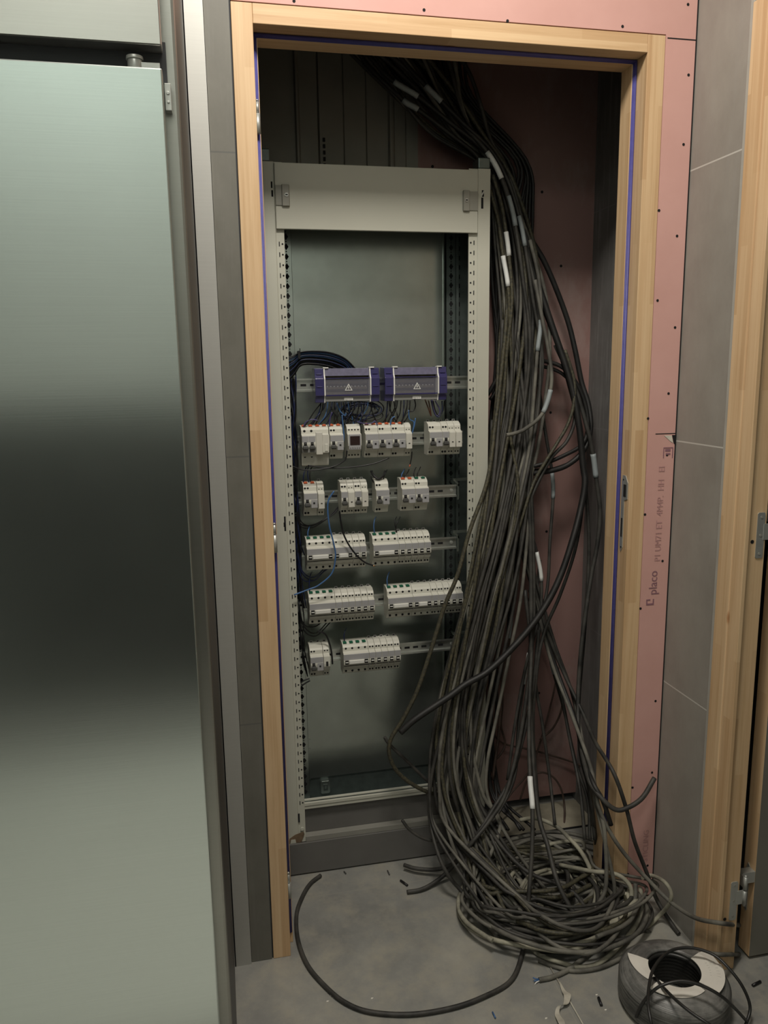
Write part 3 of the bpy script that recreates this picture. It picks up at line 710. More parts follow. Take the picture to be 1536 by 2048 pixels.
dist_block(.1835, .3525, RAILZ[0], 'violet clear-covered distribution block with warning triangle, the left of two')
dist_block(.3665, .5355, RAILZ[0], 'violet clear-covered distribution block with warning triangle, the right of two')

# ------------------------------------------------------------------ wires inside the enclosure
R = random.Random(7)
def cable(name, pts, r, mat, label, cat='cable', group=None, n=8, seg=8, sleeves=(), tips=()):
    """one cable through the given points; sleeves = (from, to, material) in control-point numbers"""
    sp = spline(pts, n)
    b = MB(); b.tube(sp, r, seg); o = b.build(name, M[mat]); tag(o, label, cat, group)
    for a, c_, mm in sleeves:
        q = sp[int(round(a*n)):int(round(c_*n))+1]
        if len(q) > 1: b = MB(); b.tube(q, r*1.28, seg); b.build('marker_sleeve', M[mm], o)
    for end, mm, ln in tips:
        p, q = (sp[0], sp[1]) if end == 0 else (sp[-1], sp[-2])
        d_ = (p-q).normalized(); s_ = d_.orthogonal().normalized()
        for k, mt_ in enumerate(mm):
            b = MB(); of = s_*(k-(len(mm)-1)/2)*.0035
            b.tube([p+of*.4-d_*.001, p+of+d_*ln*.6, p+of*2.0+d_*ln], .0015, 6); b.build('core_end', M[mt_], o)
    return o
def pz(*pts):
    """photo points with depth: (px, py, Y) on the plane y = Y, (px, py, 'z', Z) on the plane z = Z, (px, py, 'x', X)"""
    out = []
    for p in pts:
        if len(p) == 3: out.append(wp(p[0], p[1], 1, p[2]))
        elif p[2] == 'z': out.append(wp(p[0], p[1], 2, p[3]))
        elif p[2] == 'x': out.append(wp(p[0], p[1], 0, p[3]))
        else: out.append(Vector(p[3]))
    return out
def yy(Y, *pts): return pz(*[(x, y, Y) for x, y in pts])
WN = 'wires'
GA = 'wires arching over the left violet block'
arcm = ['wblack', 'wnavy', 'wblue', 'wblack', 'wnavy', 'wblue', 'wblack', 'wblack', 'wnavy', 'wblack', 'wblack', 'wnavy', 'wblack', 'wblack']
for k, mm in enumerate(arcm):
    j = k*1.0
    Y = .352+.003*(k % 4)
    lab = {'wblack': 'thin black wire in the arched bundle over the left violet distribution block', 'wnavy': 'thin dark blue wire in the arched bundle over the left violet distribution block', 'wblue': 'thin light blue wire in the arched bundle over the left violet distribution block'}[mm]
    cable('wire', yy(Y, (573-j*.3, 716+j*4.2), (588, 711+j*3.0), (602, 704+j*2.1), (628, 702+j*2.1), (660, 705+j*2.3), (690, 717+j*2.3), (716-j*3.5, 742)), .0016, mm, lab, 'wire', GA+' '+mm[1:], 6, 6)
b = MB(); p = wp(598, 708, 1, .348); b.box(p.x-.003, p.x+.003, .342, .370, p.z-.012, p.z+.008, .001); b.box(p.x+.001, p.x+.003, .340, .343, p.z+.004, p.z+.014); tag(b.build('cable_tie', M['black']), 'black cable tie round the arched wire bundle', 'cable tie')
LB = {'wblack': 'black', 'wnavy': 'dark blue', 'wblue': 'light blue', 'wbrown': 'brown', 'wviolet': 'violet'}
def drop(x0, x1, y0, y1, mat, grp, where, Y0=.350, Y1=.352, sag=0, n=6):
    mx = (x0+x1)/2+R.uniform(-5, 5)
    cable('wire', pz((x0, y0, Y0), ((x0*3+mx)/4, y0+(y1-y0)*.3+sag*.4, .343+R.uniform(-.006, .006)), (mx, y0+(y1-y0)*.62+sag, .340+R.uniform(-.006, .008)), (x1, y1, Y1)), .0016, mat, 'thin '+LB[mat]+' wire '+where, 'wire', grp+' '+LB[mat], n, 6)
ms = ['wnavy', 'wblack', 'wnavy', 'wblue', 'wblack', 'wnavy', 'wblack', 'wnavy', 'wblack']
w1 = 'hanging between the left violet block and the breakers below'
for k in range(24):
    x0 = 642+k*4.5; drop(x0, x0-8+R.uniform(-26, 26), 804, R.uniform(848, 856), ms[k % 9], 'wires below the left violet block', w1)
for k in range(14):   # dark tangle in the middle
    a = R.uniform(0, 6.28); c0 = (724+R.uniform(-8, 14), 822+R.uniform(-6, 8)); rx, ry = R.uniform(22, 40), R.uniform(9, 20)
    cable('wire', yy(.356+R.uniform(-.01, .008), *[(c0[0]+rx*math.cos(t), c0[1]+ry*math.sin(t)) for t in (a, a+.7, a+1.4, a+2.1, a+2.8, a+3.5)]), .0016, ms[(k*2) % 9], 'thin '+LB[ms[(k*2) % 9]]+' wire in the tangle between the two violet blocks', 'wire', 'tangle between the violet blocks '+ms[(k*2) % 9], 5, 6)
w2 = 'dropping from the right violet block to the breakers below'
for k, (x0, x1) in enumerate(((775, 770), (782, 764), (788, 792), (795, 786), (802, 789), (808, 804), (815, 798), (820, 806), (778, 795), (792, 775))):
    drop(x0, x1, 801, R.uniform(846, 852), 'wblack' if k % 5 else 'wnavy', 'wires below the right violet block', w2)
for nm, mat, pts in (('black wire looping out under the right violet block', 'wblack', ((829, 798), (831, 812), (826, 822), (815, 824), (807, 836), (803, 848))),
    ('light blue wire crossing from the right violet block down to the breakers', 'wblue', ((817, 820), (819, 838), (828, 845), (824, 868))),
    ('light blue wire standing up from the third middle breaker', 'wblue', ((781, 850), (782, 840), (787, 834), (790, 833))),
    ('second light blue wire fanning out right of the middle breakers', 'wblue', ((831, 836), (829, 850), (825, 864), (822, 872))),
    ('brown wire hooked under the right end of the right violet block', 'wbrown', ((850, 799), (856, 815), (862, 832), (861, 822), (857, 801))),
    ('violet wire hooked under the right end of the right violet block', 'wviolet', ((864, 799), (866, 815), (873, 832), (880, 822), (870, 801))),
    ('black wire hooked under the right end of the right violet block', 'wblack', ((866, 801), (871, 822), (878, 831), (886, 820), (889, 802))),
    ('dark blue wire hooked under the right end of the right violet block', 'wnavy', ((862, 800), (868, 824), (876, 834), (884, 824), (884, 802))),
    ('pale grey-blue wire bowing into the top of the leftmost wide breaker', 'wviolet', ((607, 853), (612, 844), (624, 839), (636, 841))),
    ('black wire slanting from the left violet block to the leftmost breaker', 'wblack', ((641, 808), (628, 824), (618, 840), (610, 852))),
    ('light blue wire bowing under the left violet block', 'wblue', ((674, 806), (680, 822), (690, 831), (692, 826))),
    ('pale wire dropping onto the second breaker of the second rail', 'wviolet', ((664, 824), (660, 838), (659, 852))),
    ('light blue wire passing down between breaker and display timer', 'wblue', ((684, 830), (686, 850), (688, 872), (687, 884))),
    ('pale blue wire bowing behind the display timer', 'wviolet', ((714, 843), (728, 847), (744, 846), (750, 842), (755, 850)))):
    cable('wire', yy(.336 if 'between breaker' not in nm else .325, *pts), .0017, mat, nm, 'wire', None, 6, 6)
cable('wire', yy(.296, (668, 982), (656, 1005), (658, 1047), (667, 1086), (671, 1112), (664, 1146), (638, 1170), (617, 1179), (588, 1190)), .0021, 'wblue', 'long blue wire hanging in a bow in front of the third and fourth rails', 'wire')
cable('wire', yy(.300, (679, 1020), (682, 1045), (689, 1073), (706, 1102), (727, 1123), (746, 1131)), .0023, 'wblack', 'black wire slanting over the left block of the fourth rail', 'wire', None, 8, 8, (), ((1, ('copper',), .006),))
cable('wire', yy(.306, (586, 933), (604, 939), (630, 940), (664, 934), (683, 925), (692, 916), (694, 900)), .0019, 'wblack', 'black wire curving under the wide breaker up to the display timer', 'wire')
cable('wire', yy(.309, (616, 931), (645, 935), (677, 936), (715, 933), (748, 927), (778, 916)), .0019, 'wblack', 'black wire with free end below the middle breakers of the second rail', 'wire')
cable('wire', yy(.330, (824, 903), (823, 915), (820, 929)), .0016, 'wblack', 'short black wire with bare copper end under the slim module', 'wire', None, 6, 6, (), ((1, ('orange',), .007),))
for k, (x0, y0, x1, y1, mm) in enumerate(((611, 938, 607, 966, 'wnavy'), (616, 936, 619, 968, 'wnavy'), (621, 940, 622, 966, 'wblack'), (806, 944, 804, 957, 'wblue'), (815, 945, 808, 957, 'wblack'), (829, 941, 830, 957, 'wblack'), (838, 940, 835, 957, 'wblack'),
    (618, 1056, 617, 1077, 'wblue'), (749, 1040, 750, 1069, 'wblue'), (790, 1040, 795, 1066, 'wblack'), (797, 1040, 792, 1064, 'wblack'), (621, 1150, 620, 1186, 'wnavy'), (776, 1150, 776, 1174, 'wblue'), (690, 1262, 690, 1286, 'wnavy'), (742, 948, 747, 962, 'wblack'), (771, 946, 768, 962, 'wblack'))):
    wh = ['down to the left end of the third rail', 'down to the right pair of the third rail', 'down to the fourth rail blocks', 'down to the lower rail blocks', 'down behind the single breaker of the third rail'][0 if k < 3 else 1 if k < 7 else 2 if k < 11 else 3 if k < 14 else 4]
    cable('wire', pz((x0+3, y0-6, .372), (x0, y0, .352), ((x0+x1)/2-2, (y0+y1)/2, .346), (x1, y1+3, .348)), .0016, mm, 'short '+LB[mm]+' wire coming '+wh, 'wire', 'short wires '+wh+' '+mm, 6, 6)
cable('wire', pz((742, 942, .36), (748, 952, .345), (757, 958, .338), (766, 952, .345), (770, 942, .36)), .003, 'wblack', 'black wire loop behind the single breaker of the third rail', 'wire')
cable('wire', yy(.326, (636, 1262), (650, 1268), (658, 1284), (663, 1305), (665, 1328)), .0024, 'wblack', 'black wire arching down right of the lowest left breaker', 'wire')
cable('wire', yy(.330, (619, 1357), (608, 1361), (601, 1366)), .0022, 'wblack', 'upper of two black wire stubs at the lowest left breaker', 'wire')
cable('wire', yy(.326, (620, 1361), (610, 1367), (602, 1373)), .0022, 'wblack', 'lower of two black wire stubs at the lowest left breaker', 'wire')
for k in range(11):   # vertical run in the left channel
    x = .124+.0022*(k % 6); mm = ['wblack', 'wnavy', 'wblack'][k % 3]; top = R.choice((1.44, 1.40, 1.30)); bot = R.choice((.62, .60, .80, .95))
    pts = []; zz = top
    while zz > bot:
        pts.append(Vector((x+R.uniform(-.004, .007), .362+.006*(k//6)+R.uniform(-.012, .010), zz))); zz -= .06
    pts.append(Vector((x+.014, .37, bot-.03)))
    cable('wire', pts, .0017, mm, 'thin '+LB[mm]+' wire running down the left channel of the enclosure', 'wire', 'wires in the left channel '+mm, 5, 6)
for k in range(9):
    zz = RAILZ[2+k % 3]-.05-R.uniform(0, .03); mm = ['wblack', 'wnavy', 'wblack'][k % 3]
    cable('wire', [Vector((.126, .36, zz+.07)), Vector((.136, .35, zz+.01)), Vector((.17, .362, zz-.01+R.uniform(-.01, .01))), Vector((.215+R.uniform(-.02, .02), .37, zz+.02)), Vector((.25, .378, zz+.05))], .0017, mm, 'thin '+LB[mm]+' wire bowing below the left-end devices', 'wire', 'wires bowing below the left-end devices '+mm, 5, 6)

# ------------------------------------------------------------------ the hanging cables
keys = [(40, 740, 150, .40), (130, 822, 112, .40), (200, 872, 84, .40), (270, 922, 56, .41), (330, 990, 22, .41), (400, 1012, 31, .40), (500, 1034, 42, .40), (600, 1045, 50, .39), (700, 1043, 54, .38), (800, 1036, 52, .365), (900, 1022, 50, .34),
        (1000, 1006, 46, .305), (1100, 987, 44, .278), (1200, 965, 42, .262), (1300, 943, 42, .25), (1400, 921, 42, .245), (1500, 912, 48, .235), (1590, 918, 56, .21), (1660, 935, 62, .17)]
GB = 'dusty dark cables of the hanging bundle'
def clampp(p):
    if p.x > .868 and p.y > -.022 and p.y < .12: p.x = .868
    if p.x > .996: p.x = .996
    if p.z < .0065: p.z = .0065
    return p
def coil_pts(cx, cy, rx, ry, a0, turns, z0, z1, jit=.008, step=24):
    out = []; n_ = int(abs(turns)*360/step)
    ph = R.uniform(0, 6)
    for i in range(n_+1):
        a = math.radians(a0)+math.copysign(math.radians(step)*i, turns)
        k = 1+.06*math.sin(a*.5+ph)+.03*math.sin(a*1.7+ph)
        z = z0+(z1-z0)*i/max(1, n_)+.010*math.sin(a*1.3+ph)+.006*math.sin(a*3.1+ph)
        out.append(clampp(Vector((cx+rx*k*math.cos(a)+R.uniform(-jit, jit), cy+ry*k*math.sin(a)+R.uniform(-jit, jit), max(z, .0065)))))
    return out
NB = 23
matsB = ['cdark', 'cgrey', 'cdark', 'cdark', 'cgold', 'cdark', 'cgrey', 'cdark']
nm = {'cdark': 'dark dusty', 'cgrey': 'greyish dusty', 'cgold': 'dark yellow-printed', 'cblack': 'black', 'cdust': 'pale dusty'}
for i in range(NB):
    base = -1+2*(i+.5)/NB; ph = R.uniform(0, 6.28); fr_ = R.uniform(.6, 1.2); dph = R.uniform(-1, 1); pts = []
    for j, (py, cx_, hw, Y) in enumerate(keys):
        u = base*.82+.34*math.sin(ph+fr_*j*.55); u = max(-1.05, min(1.05, u))
        if 4 <= j <= 5: u = u*.9
        dd = dph*.032*math.cos(ph+j*.35)
        pts.append(wp(cx_+hw*u, py+R.uniform(-6, 6), 1, Y+dd))
    mm = matsB[i % 8] if i != 3 else 'cgold'
    # spread into the heap on the floor
    c_ = coil_pts(.735+R.uniform(-.04, .05), .03+R.uniform(-.05, .06), R.uniform(.13, .225), R.uniform(.10, .20), R.uniform(175, 215), R.choice((.5, .8, 1.1, 1.5, 2.0)), R.uniform(.06, .10), R.uniform(.008, .07))
    pts += c_
    mats = mm
    o = cable('cable', pts, R.choice((.0046, .0050, .0055, .0040)), mm, nm[mm]+' cable in the hanging bundle right of the enclosure', 'cable', GB+' '+mm, 6, 8)
# behind: cables falling straight at the dark back of the bundle
for i in range(16):
    x = 985+i*5; pts = [wp(735+i*13, 90, 1, .43), wp(830+i*7.5, 190, 1, .44)]
    for py in (320, 420, 560, 700, 850, 1000, 1150, 1300, 1420): pts.append(wp(x+R.uniform(-9, 9)-max(0, py-900)*.13, py, 1, .44+R.uniform(-.015, .02)-max(0, py-1000)*.00012))
    pts.append(wp(x-62+R.uniform(-20, 20), 1580, 1, .34)); pts += [wp(x-30+R.uniform(-20, 40), 1660, 1, .22)]
    cable('cable', pts, .0046, 'cblack', 'black cable at the dark back of the hanging bundle', 'cable', 'black cables behind the hanging bundle', 6, 8)

for lab, mm, pts in (('black cable with a dull marker near the top left of the bundle', 'cblack', ((700, 60, .385), (752, 128, .385), (788, 163, .382), (836, 193, .38), (900, 245, .38), (965, 300, .385), (1005, 370, .39), (1030, 470, .40))),
    ('black cable with a dull marker at the underside of the bundle top', 'cblack', ((690, 60, .39), (735, 130, .39), (806, 200, .385), (836, 219, .38), (900, 268, .385), (958, 318, .39), (995, 390, .40), (1012, 480, .41))),
    ('black cable with a dull marker in the middle of the bundle top', 'cblack', ((760, 60, .38), (812, 128, .38), (851, 171, .378), (883, 203, .376), (925, 245, .376), (985, 305, .38), (1022, 380, .385), (1045, 480, .395)))):
    cable('cable', pz(*pts), .0056, mm, lab, 'cable', None, 8, 10, ((2, 3, 'sleeve_g'),))
def tc(label, r, mat, pts, **k): return cable('cable', pz(*pts), r, mat, label, 'cable', None, 8, 10, **k)
tc('cable carrying a long white marker at the corner cap of the enclosure', .0055, 'cdark', ((720, 60, .40), (850, 170, .40), (925, 250, .385), (974, 304, .37), (1003, 357, .365), (1024, 430, .36), (1040, 520, .36), (1050, 620, .355), (1052, 760, .35), (1040, 900, .33), (1010, 1050, .28), (975, 1180, .25), (945, 1320, .23), (925, 1450, .22), (935, 1560, .2), (980, 1660, .15), (1050, 1740, 'z', .09), (1140, 1780, 'z', .07), (1180, 1830, 'z', .05)), sleeves=((3, 4, 'sleeve'),))
tc('yellow-printed cable with the upper of two white markers', .0050, 'cgold', ((985, 350, .37), (1003, 410, .365), (1012, 464, .36), (1018, 512, .355), (1024, 600, .35), (1014, 700, .345), (1006, 800, .34), (992, 900, .32), (968, 1010, .29), (946, 1120, .26), (925, 1230, .25), (905, 1350, .235), (890, 1460, .225), (885, 1560, .2), (915, 1660, .15), (985, 1770, 'z', .05), (1080, 1850, 'z', .02), (1160, 1850, 'z', .04)), sleeves=((2, 3, 'sleeve'),))
tc('yellow-printed cable with the lower of two white markers', .0050, 'cgold', ((980, 380, .375), (996, 440, .37), (1006, 512, .36), (1016, 573, .352), (1020, 660, .35), (1024, 760, .345), (1020, 860, .33), (1035, 960, .3), (1030, 1040, .28), (1006, 1130, .265), (985, 1220, .25), (960, 1330, .24), (935, 1430, .23), (930, 1540, .2), (965, 1650, .16), (1030, 1700, 'z', .1), (1110, 1720, 'z', .09)), sleeves=((2, 3, 'sleeve'),))
tc('cable with a grey marker high in the bundle', .0050, 'cdark', ((960, 300, .39), (1000, 350, .37), (1017, 392, .36), (1031, 452, .355), (1046, 560, .35), (1060, 680, .345), (1050, 800, .34), (1030, 930, .31), (1000, 1080, .27), (970, 1200, .255), (935, 1330, .24), (900, 1450, .23), (905, 1580, .19), (950, 1700, 'z', .08), (1030, 1800, 'z', .03)), sleeves=((2, 3, 'sleeve_g'),))
tc('cable with a slim grey marker at the upper right of the bundle', .0048, 'cdark', ((975, 290, .40), (1015, 360, .38), (1038, 432, .365), (1050, 492, .36), (1066, 600, .355), (1085, 720, .35), (1072, 830, .34), (1060, 950, .32), (1045, 1080, .3), (1020, 1200, .27), (980, 1330, .25), (950, 1460, .23), (945, 1580, .2), (990, 1690, 'z', .09)), sleeves=((2, 3, 'sleeve_g'),))
tc('cable with a pale grey sleeve half-way up the bundle', .0050, 'cgrey', ((1060, 480, .37), (1078, 560, .36), (1082, 640, .345), (1075, 702, .34), (1068, 790, .335), (1058, 900, .32), (1035, 1010, .29), (1005, 1130, .265), (975, 1250, .25), (950, 1370, .235), (930, 1500, .22), (955, 1620, .17), (1010, 1720, 'z', .08)), sleeves=((2, 3, 'sleeve_g'),))
tc('grey cable whose free end curls left across the bundle', .0052, 'cgrey', ((1070, 560, .34), (1085, 640, .325), (1095, 690, .315), (1103, 745, .305), (1100, 785, .30), (1083, 830, .295), (1050, 858, .292), (1028, 867, .292), (1013, 870, .292)), sleeves=((3.9, 4.9, 'sleeve_g'),))
tc('thick black cable bowing far right and coiling at mid height', .0075, 'cblack', ((930, 200, .42), (1000, 340, .42), (1045, 440, .42), (1063, 480, .42), (1088, 522, .42), (1112, 577, .42), (1136, 643, .42), (1151, 704, .41), (1163, 764, .40), (1177, 810, .38), (1181, 858, .36), (1168, 900, .35), (1135, 930, .345), (1095, 943, .345), (1050, 946, .35), (1010, 938, .37), (985, 925, .40)))
tc('black cable forming the coil loop inside the thick one', .0058, 'cblack', ((975, 790, .41), (1005, 745, .40), (1055, 722, .39), (1112, 728, .38), (1145, 755, .37), (1168, 800, .36), (1176, 850, .35), (1165, 888, .345), (1130, 910, .34), (1085, 928, .34), (1040, 936, .35), (1000, 930, .37)))
tc('dark cable looping just under the top of the coil', .0050, 'cblack', ((980, 800, .42), (1010, 760, .41), (1060, 733, .40), (1115, 742, .39), (1150, 775, .385), (1172, 820, .37), (1178, 865, .355), (1160, 912, .35), (1110, 937, .35), (1060, 941, .36)))
tc('thick black cable sweeping from the right down-left across the bundle', .0090, 'cblack', ((1060, 520, .40), (1100, 640, .38), (1140, 760, .35), (1158, 850, .33), (1166, 930, .32), (1170, 965, .31), (1163, 1010, .30), (1148, 1070, .28), (1122, 1149, .26), (1090, 1213, .245), (1043, 1276, .23), (979, 1340, .215), (932, 1368, .21), (898, 1393, .205), (832, 1437, .20), (800, 1465, .20)))
tc('cable running down the tiled side and ending in front of the pink board', .0062, 'cdark', ((1080, 600, .40), (1120, 700, .38), (1155, 790, .36), (1176, 863, .34), (1186, 908, .335), (1192, 955, .33), (1200, 1022, .32), (1195, 1086, .31), (1183, 1149, .30), (1173, 1213, .28), (1163, 1292, .26), (1157, 1371, .24), (1156, 1440, .20), (1160, 1483, .14), (1177, 1557, .02), (1202, 1595, -.03), (1231, 1619, -.05), (1256, 1615, -.055), (1285, 1595, -.05), (1309, 1556, -.03)), sleeves=((4, 5, 'sleeve_g'),))
tc('cable crossing the right jamb and reaching the floor by the tiles', .0052, 'cdark', ((1035, 1010, .36), (1060, 1140, .33), (1090, 1250, .30), (1125, 1340, .28), (1165, 1425, .20), (1190, 1483, .08), (1227, 1545, -.03), (1252, 1615, -.05), (1269, 1682, -.06), (1293, 1744, -.06), (1314, 1800, -.07), (1345, 1850, 'z', .012), (1358, 1868, 'z', .007)))
tc('long cable leaving the heap towards the gap of the second door', .0052, 'cgrey', ((1045, 1080, .35), (1075, 1220, .31), (1105, 1330, .28), (1140, 1420, .20), (1182, 1537, .04), (1198, 1615, -.02), (1223, 1669, -.04), (1252, 1711, -.06), (1289, 1752, -.08), (1339, 1802, 'x', .985), (1389, 1835, 'x', .995), (1440, 1846, 'x', 1.003), (1478, 1850, 'x', 1.098)))
tc('black cable end hanging in front of the blue seal', .0062, 'cblack', ((1060, 1180, .32), (1110, 1330, .28), (1150, 1440, .18), (1168, 1515, .09), (1186, 1566, .0), (1206, 1602, -.03), (1222, 1650, -.04)))
tc('dark cable dropping straight and ending on top of the heap front', .0062, 'cdark', ((1020, 620, .40), (1040, 780, .36), (1058, 1000, .32), (1062, 1150, .29), (1062, 1300, .24), (1061, 1400, .22), (1066, 1524, .15), (1078, 1632, .08), (1095, 1690, .02), (1115, 1764, -.05), (1148, 1827, -.10), (1182, 1868, 'z', .035), (1213, 1903, 'z', .012)))
tc('long cable with a white marker that loops over the floor to the plinth', .0055, 'cdark', ((1030, 660, .38), (1050, 820, .34), (1063, 1000, .32), (1068, 1200, .28), (1063, 1300, .24), (1058, 1450, .16), (1060, 1553, .09), (1065, 1618, .04), (1064, 1700, -.01), (1059, 1773, -.05), (1053, 1847, -.085), (1043, 1912, 'z', .012), (1020, 1963, 'z', .006), (962, 1996, 'z', .006), (900, 2017, 'z', .006), (820, 2029, 'z', .006), (740, 2024, 'z', .006), (690, 2005, 'z', .006), (650, 1972, 'z', .006), (615, 1930, 'z', .006), (596, 1880, 'z', .006), (593, 1830, 'z', .006), (604, 1795, 'z', .006), (620, 1768, 'z', .006), (641, 1751, 'z', .006)), sleeves=((6, 7, 'sleeve'),))
tc('leftmost cable crossing the enclosure and curling in front of the back plate', .0056, 'cgold', ((1010, 500, .38), (1015, 600, .36), (1002, 750, .34), (990, 850, .32), (975, 960, .29), (940, 1060, .27), (915, 1150, .255), (890, 1210, .25), (862, 1300, .24), (835, 1380, .23), (805, 1440, .23), (783, 1475, .23), (778, 1505, .23), (790, 1537, .235), (815, 1562, .24), (850, 1582, .25), (885, 1592, .27)))
tc('second cable from the left crossing the enclosure upright', .0052, 'cdark', ((1005, 640, .37), (1000, 800, .34), (987, 960, .29), (966, 1080, .27), (952, 1180, .26), (932, 1270, .25), (907, 1370, .24), (880, 1480, .23), (862, 1560, .22), (860, 1640, .2), (885, 1730, .12), (930, 1790, 'z', .03), (1000, 1860, 'z', .008), (1080, 1900, 'z', .008), (1160, 1900, 'z', .008)))
tc('short cable end poking left below the thick black cable', .0046, 'cdark', ((769, 1474, .26), (780, 1490, .255), (815, 1523, .25), (850, 1557, .25), (885, 1585, .25), (920, 1600, .27)), tips=())
tc('cable end curving left just above the floor, the upper one', .0056, 'cdark', ((808, 1730, 'z', .02), (832, 1737, 'z', .02), (872, 1739, 'z', .025), (905, 1728, 'z', .05), (930, 1702, .14), (960, 1660, .15), (985, 1620, .17), (1020, 1560, .20), (1045, 1480, .22), (1065, 1380, .25), (1078, 1260, .28)))
tc('cable end curving left on the floor, the lower one', .0056, 'cdark', ((814, 1784, 'z', .008), (845, 1778, 'z', .009), (880, 1757, 'z', .02), (910, 1727, 'z', .06), (940, 1690, .12), (980, 1640, .14), (1010, 1590, .16), (1035, 1500, .20), (1052, 1400, .23), (1062, 1300, .26), (1050, 1180, .30)))
tc('thin cable end curling in front of the plinth lip', .0044, 'cdark', ((804, 1640, .22), (820, 1660, .21), (850, 1678, .2), (890, 1683, .2), (930, 1676, .2), (965, 1655, .22), (985, 1610, .26)))
tc('light dusty cable rounding the right of the heap top', .0058, 'cdust', ((1040, 1640, .25), (1066, 1636, .23), (1090, 1642, .20), (1116, 1655, .17), (1138, 1676, .13), (1158, 1698, .09), (1175, 1726, .04), (1187, 1759, .0), (1192, 1785, -.03), (1190, 1803, -.05), (1182, 1820, -.065), (1156, 1835, -.07), (1131, 1843, -.07), (1100, 1842, -.06), (1075, 1825, -.05)))
tc('grey cable falling along the jamb into the heap', .0054, 'cgrey', ((1150, 1400, .26), (1168, 1500, .14), (1185, 1580, .03), (1205, 1640, -.03), (1211, 1690, -.05), (1213, 1742, -.065), (1209, 1784, -.08), (1190, 1818, -.09), (1172, 1848, -.1), (1140, 1868, 'z', .03)))
tc('grey cable beside it bending round the jamb foot', .0050, 'cgrey', ((1190, 1600, .02), (1209, 1680, -.04), (1222, 1735, -.06), (1229, 1775, -.07), (1226, 1808, -.08), (1208, 1832, -.09), (1185, 1850, -.10)))
tc('dusty cable loop reaching furthest right in the heap', .0056, 'cdust', ((1120, 1730, .08), (1180, 1742, .0), (1230, 1748, -.04), (1256, 1766, -.06), (1263, 1788, -.07), (1254, 1812, -.08), (1222, 1843, -.10), (1180, 1862, 'z', .03), (1120, 1868, 'z', .03)))
tc('dusty cable with stripped blue core ends lying towards the viewer', .0056, 'cgrey', ((1271, 1767, -.06), (1270, 1800, -.08), (1258, 1835, -.10), (1216, 1871, -.14), (1180, 1905, 'z', .010), (1140, 1937, 'z', .007), (1105, 1954, 'z', .006), (1078, 1960, 'z', .006)), tips=((1, ('wblue', 'wblue', 'printw'), .013),))
tc('dusty cable bow along the front edge of the heap', .0056, 'cdust', ((1052, 1886, 'z', .007), (1078, 1909, 'z', .007), (1120, 1925, 'z', .007), (1160, 1934, 'z', .007), (1200, 1925, 'z', .009), (1240, 1890, 'z', .02), (1272, 1850, 'z', .02), (1285, 1810, 'z', .03), (1280, 1775, 'z', .05)))
tc('grey cable piece lying outside the front bow', .0050, 'cgrey', ((1077, 1921, 'z', .006), (1110, 1933, 'z', .006), (1150, 1942, 'z', .006), (1200, 1935, 'z', .007), (1245, 1915, 'z', .007)))
tc('pale cable hook standing against the tiles right of the heap', .0050, 'cdust', ((1262, 1868, 'z', .007), (1290, 1857, 'z', .007), (1318, 1832, 'x', .98), (1338, 1808, 'x', .985), (1342, 1785, 'x', .985), (1328, 1763, 'x', .98), (1302, 1751, -.05), (1285, 1756, -.06)))
tc('grey cable on the floor running behind the cable coil to the door leaf', .0050, 'cgrey', ((1290, 1860, 'z', .007), (1320, 1876, 'x', .965), (1360, 1893, 'x', .975), (1400, 1903, 'x', .99), (1440, 1909, 'x', 1.003), (1478, 1908, 'z', .012)))
tc('thin brown cable drooping along the pink back board', .0030, 'cthin', ((945, 1330, .46), (975, 1420, .465), (985, 1462, .467), (1005, 1486, .47), (1050, 1497, .47), (1100, 1510, .47), (1165, 1533, .46), (1176, 1560, .40)))
tc('thin brown cable slanting left over the pink back board', .0030, 'cthin', ((1118, 1330, .45), (1105, 1395, .45), (1085, 1470, .45), (1060, 1540, .44), (1020, 1590, .42), (990, 1640, .38)))
tc('thin arched cable low on the pink back board', .0032, 'cthin', ((1040, 1600, .43), (1055, 1560, .44), (1080, 1545, .44), (1105, 1553, .44), (1122, 1578, .43), (1129, 1615, .42), (1128, 1660, .35)))
tc('thin brown cable hanging from the cables in front of the pink board', .0032, 'cthin', ((1050, 1190, .42), (1085, 1240, .42), (1110, 1320, .42), (1125, 1400, .42), (1110, 1450, .43), (1080, 1480, .44)))
tc('curved thin cable between upright and pink board', .0034, 'cthin', ((1000, 1320, .42), (1005, 1400, .42), (1002, 1450, .42), (1010, 1490, .42), (990, 1520, .40), (960, 1535, .38)))
tc('cable with grey marker hanging right of the coil centre', .0046, 'cdark', ((1050, 620, .42), (1075, 760, .41), (1090, 860, .40), (1104, 945, .39), (1106, 997, .385), (1100, 1080, .37), (1094, 1180, .35), (1072, 1260, .32), (1050, 1340, .3), (1030, 1450, .28), (1015, 1560, .25)), sleeves=((3, 4, 'sleeve_g'),))
tc('cable with a curved white marker below the coil', .0046, 'cdark', ((1040, 900, .38), (1055, 1030, .36), (1073, 1104, .34), (1083, 1162, .33), (1080, 1250, .31), (1070, 1350, .28), (1085, 1450, .26), (1100, 1560, .22), (1110, 1650, .15)), sleeves=((2, 3, 'sleeve'),))
tc('cable with a white marker in front of the lower pink board', .0046, 'cdark', ((1080, 1120, .36), (1070, 1230, .34), (1058, 1306, .33), (1047, 1368, .32), (1036, 1460, .30), (1030, 1550, .28), (1000, 1620, .24), (950, 1690, .16)), sleeves=((2, 3, 'sleeve'),))
tc('cable with a small pale marker beside the upright foot', .0042, 'cthin', ((1040, 1080, .40), (1028, 1180, .39), (1023, 1234, .385), (1018, 1276, .38), (1005, 1360, .37), (998, 1460, .36), (985, 1560, .33)), sleeves=((2, 3, 'sleeve_g'),))
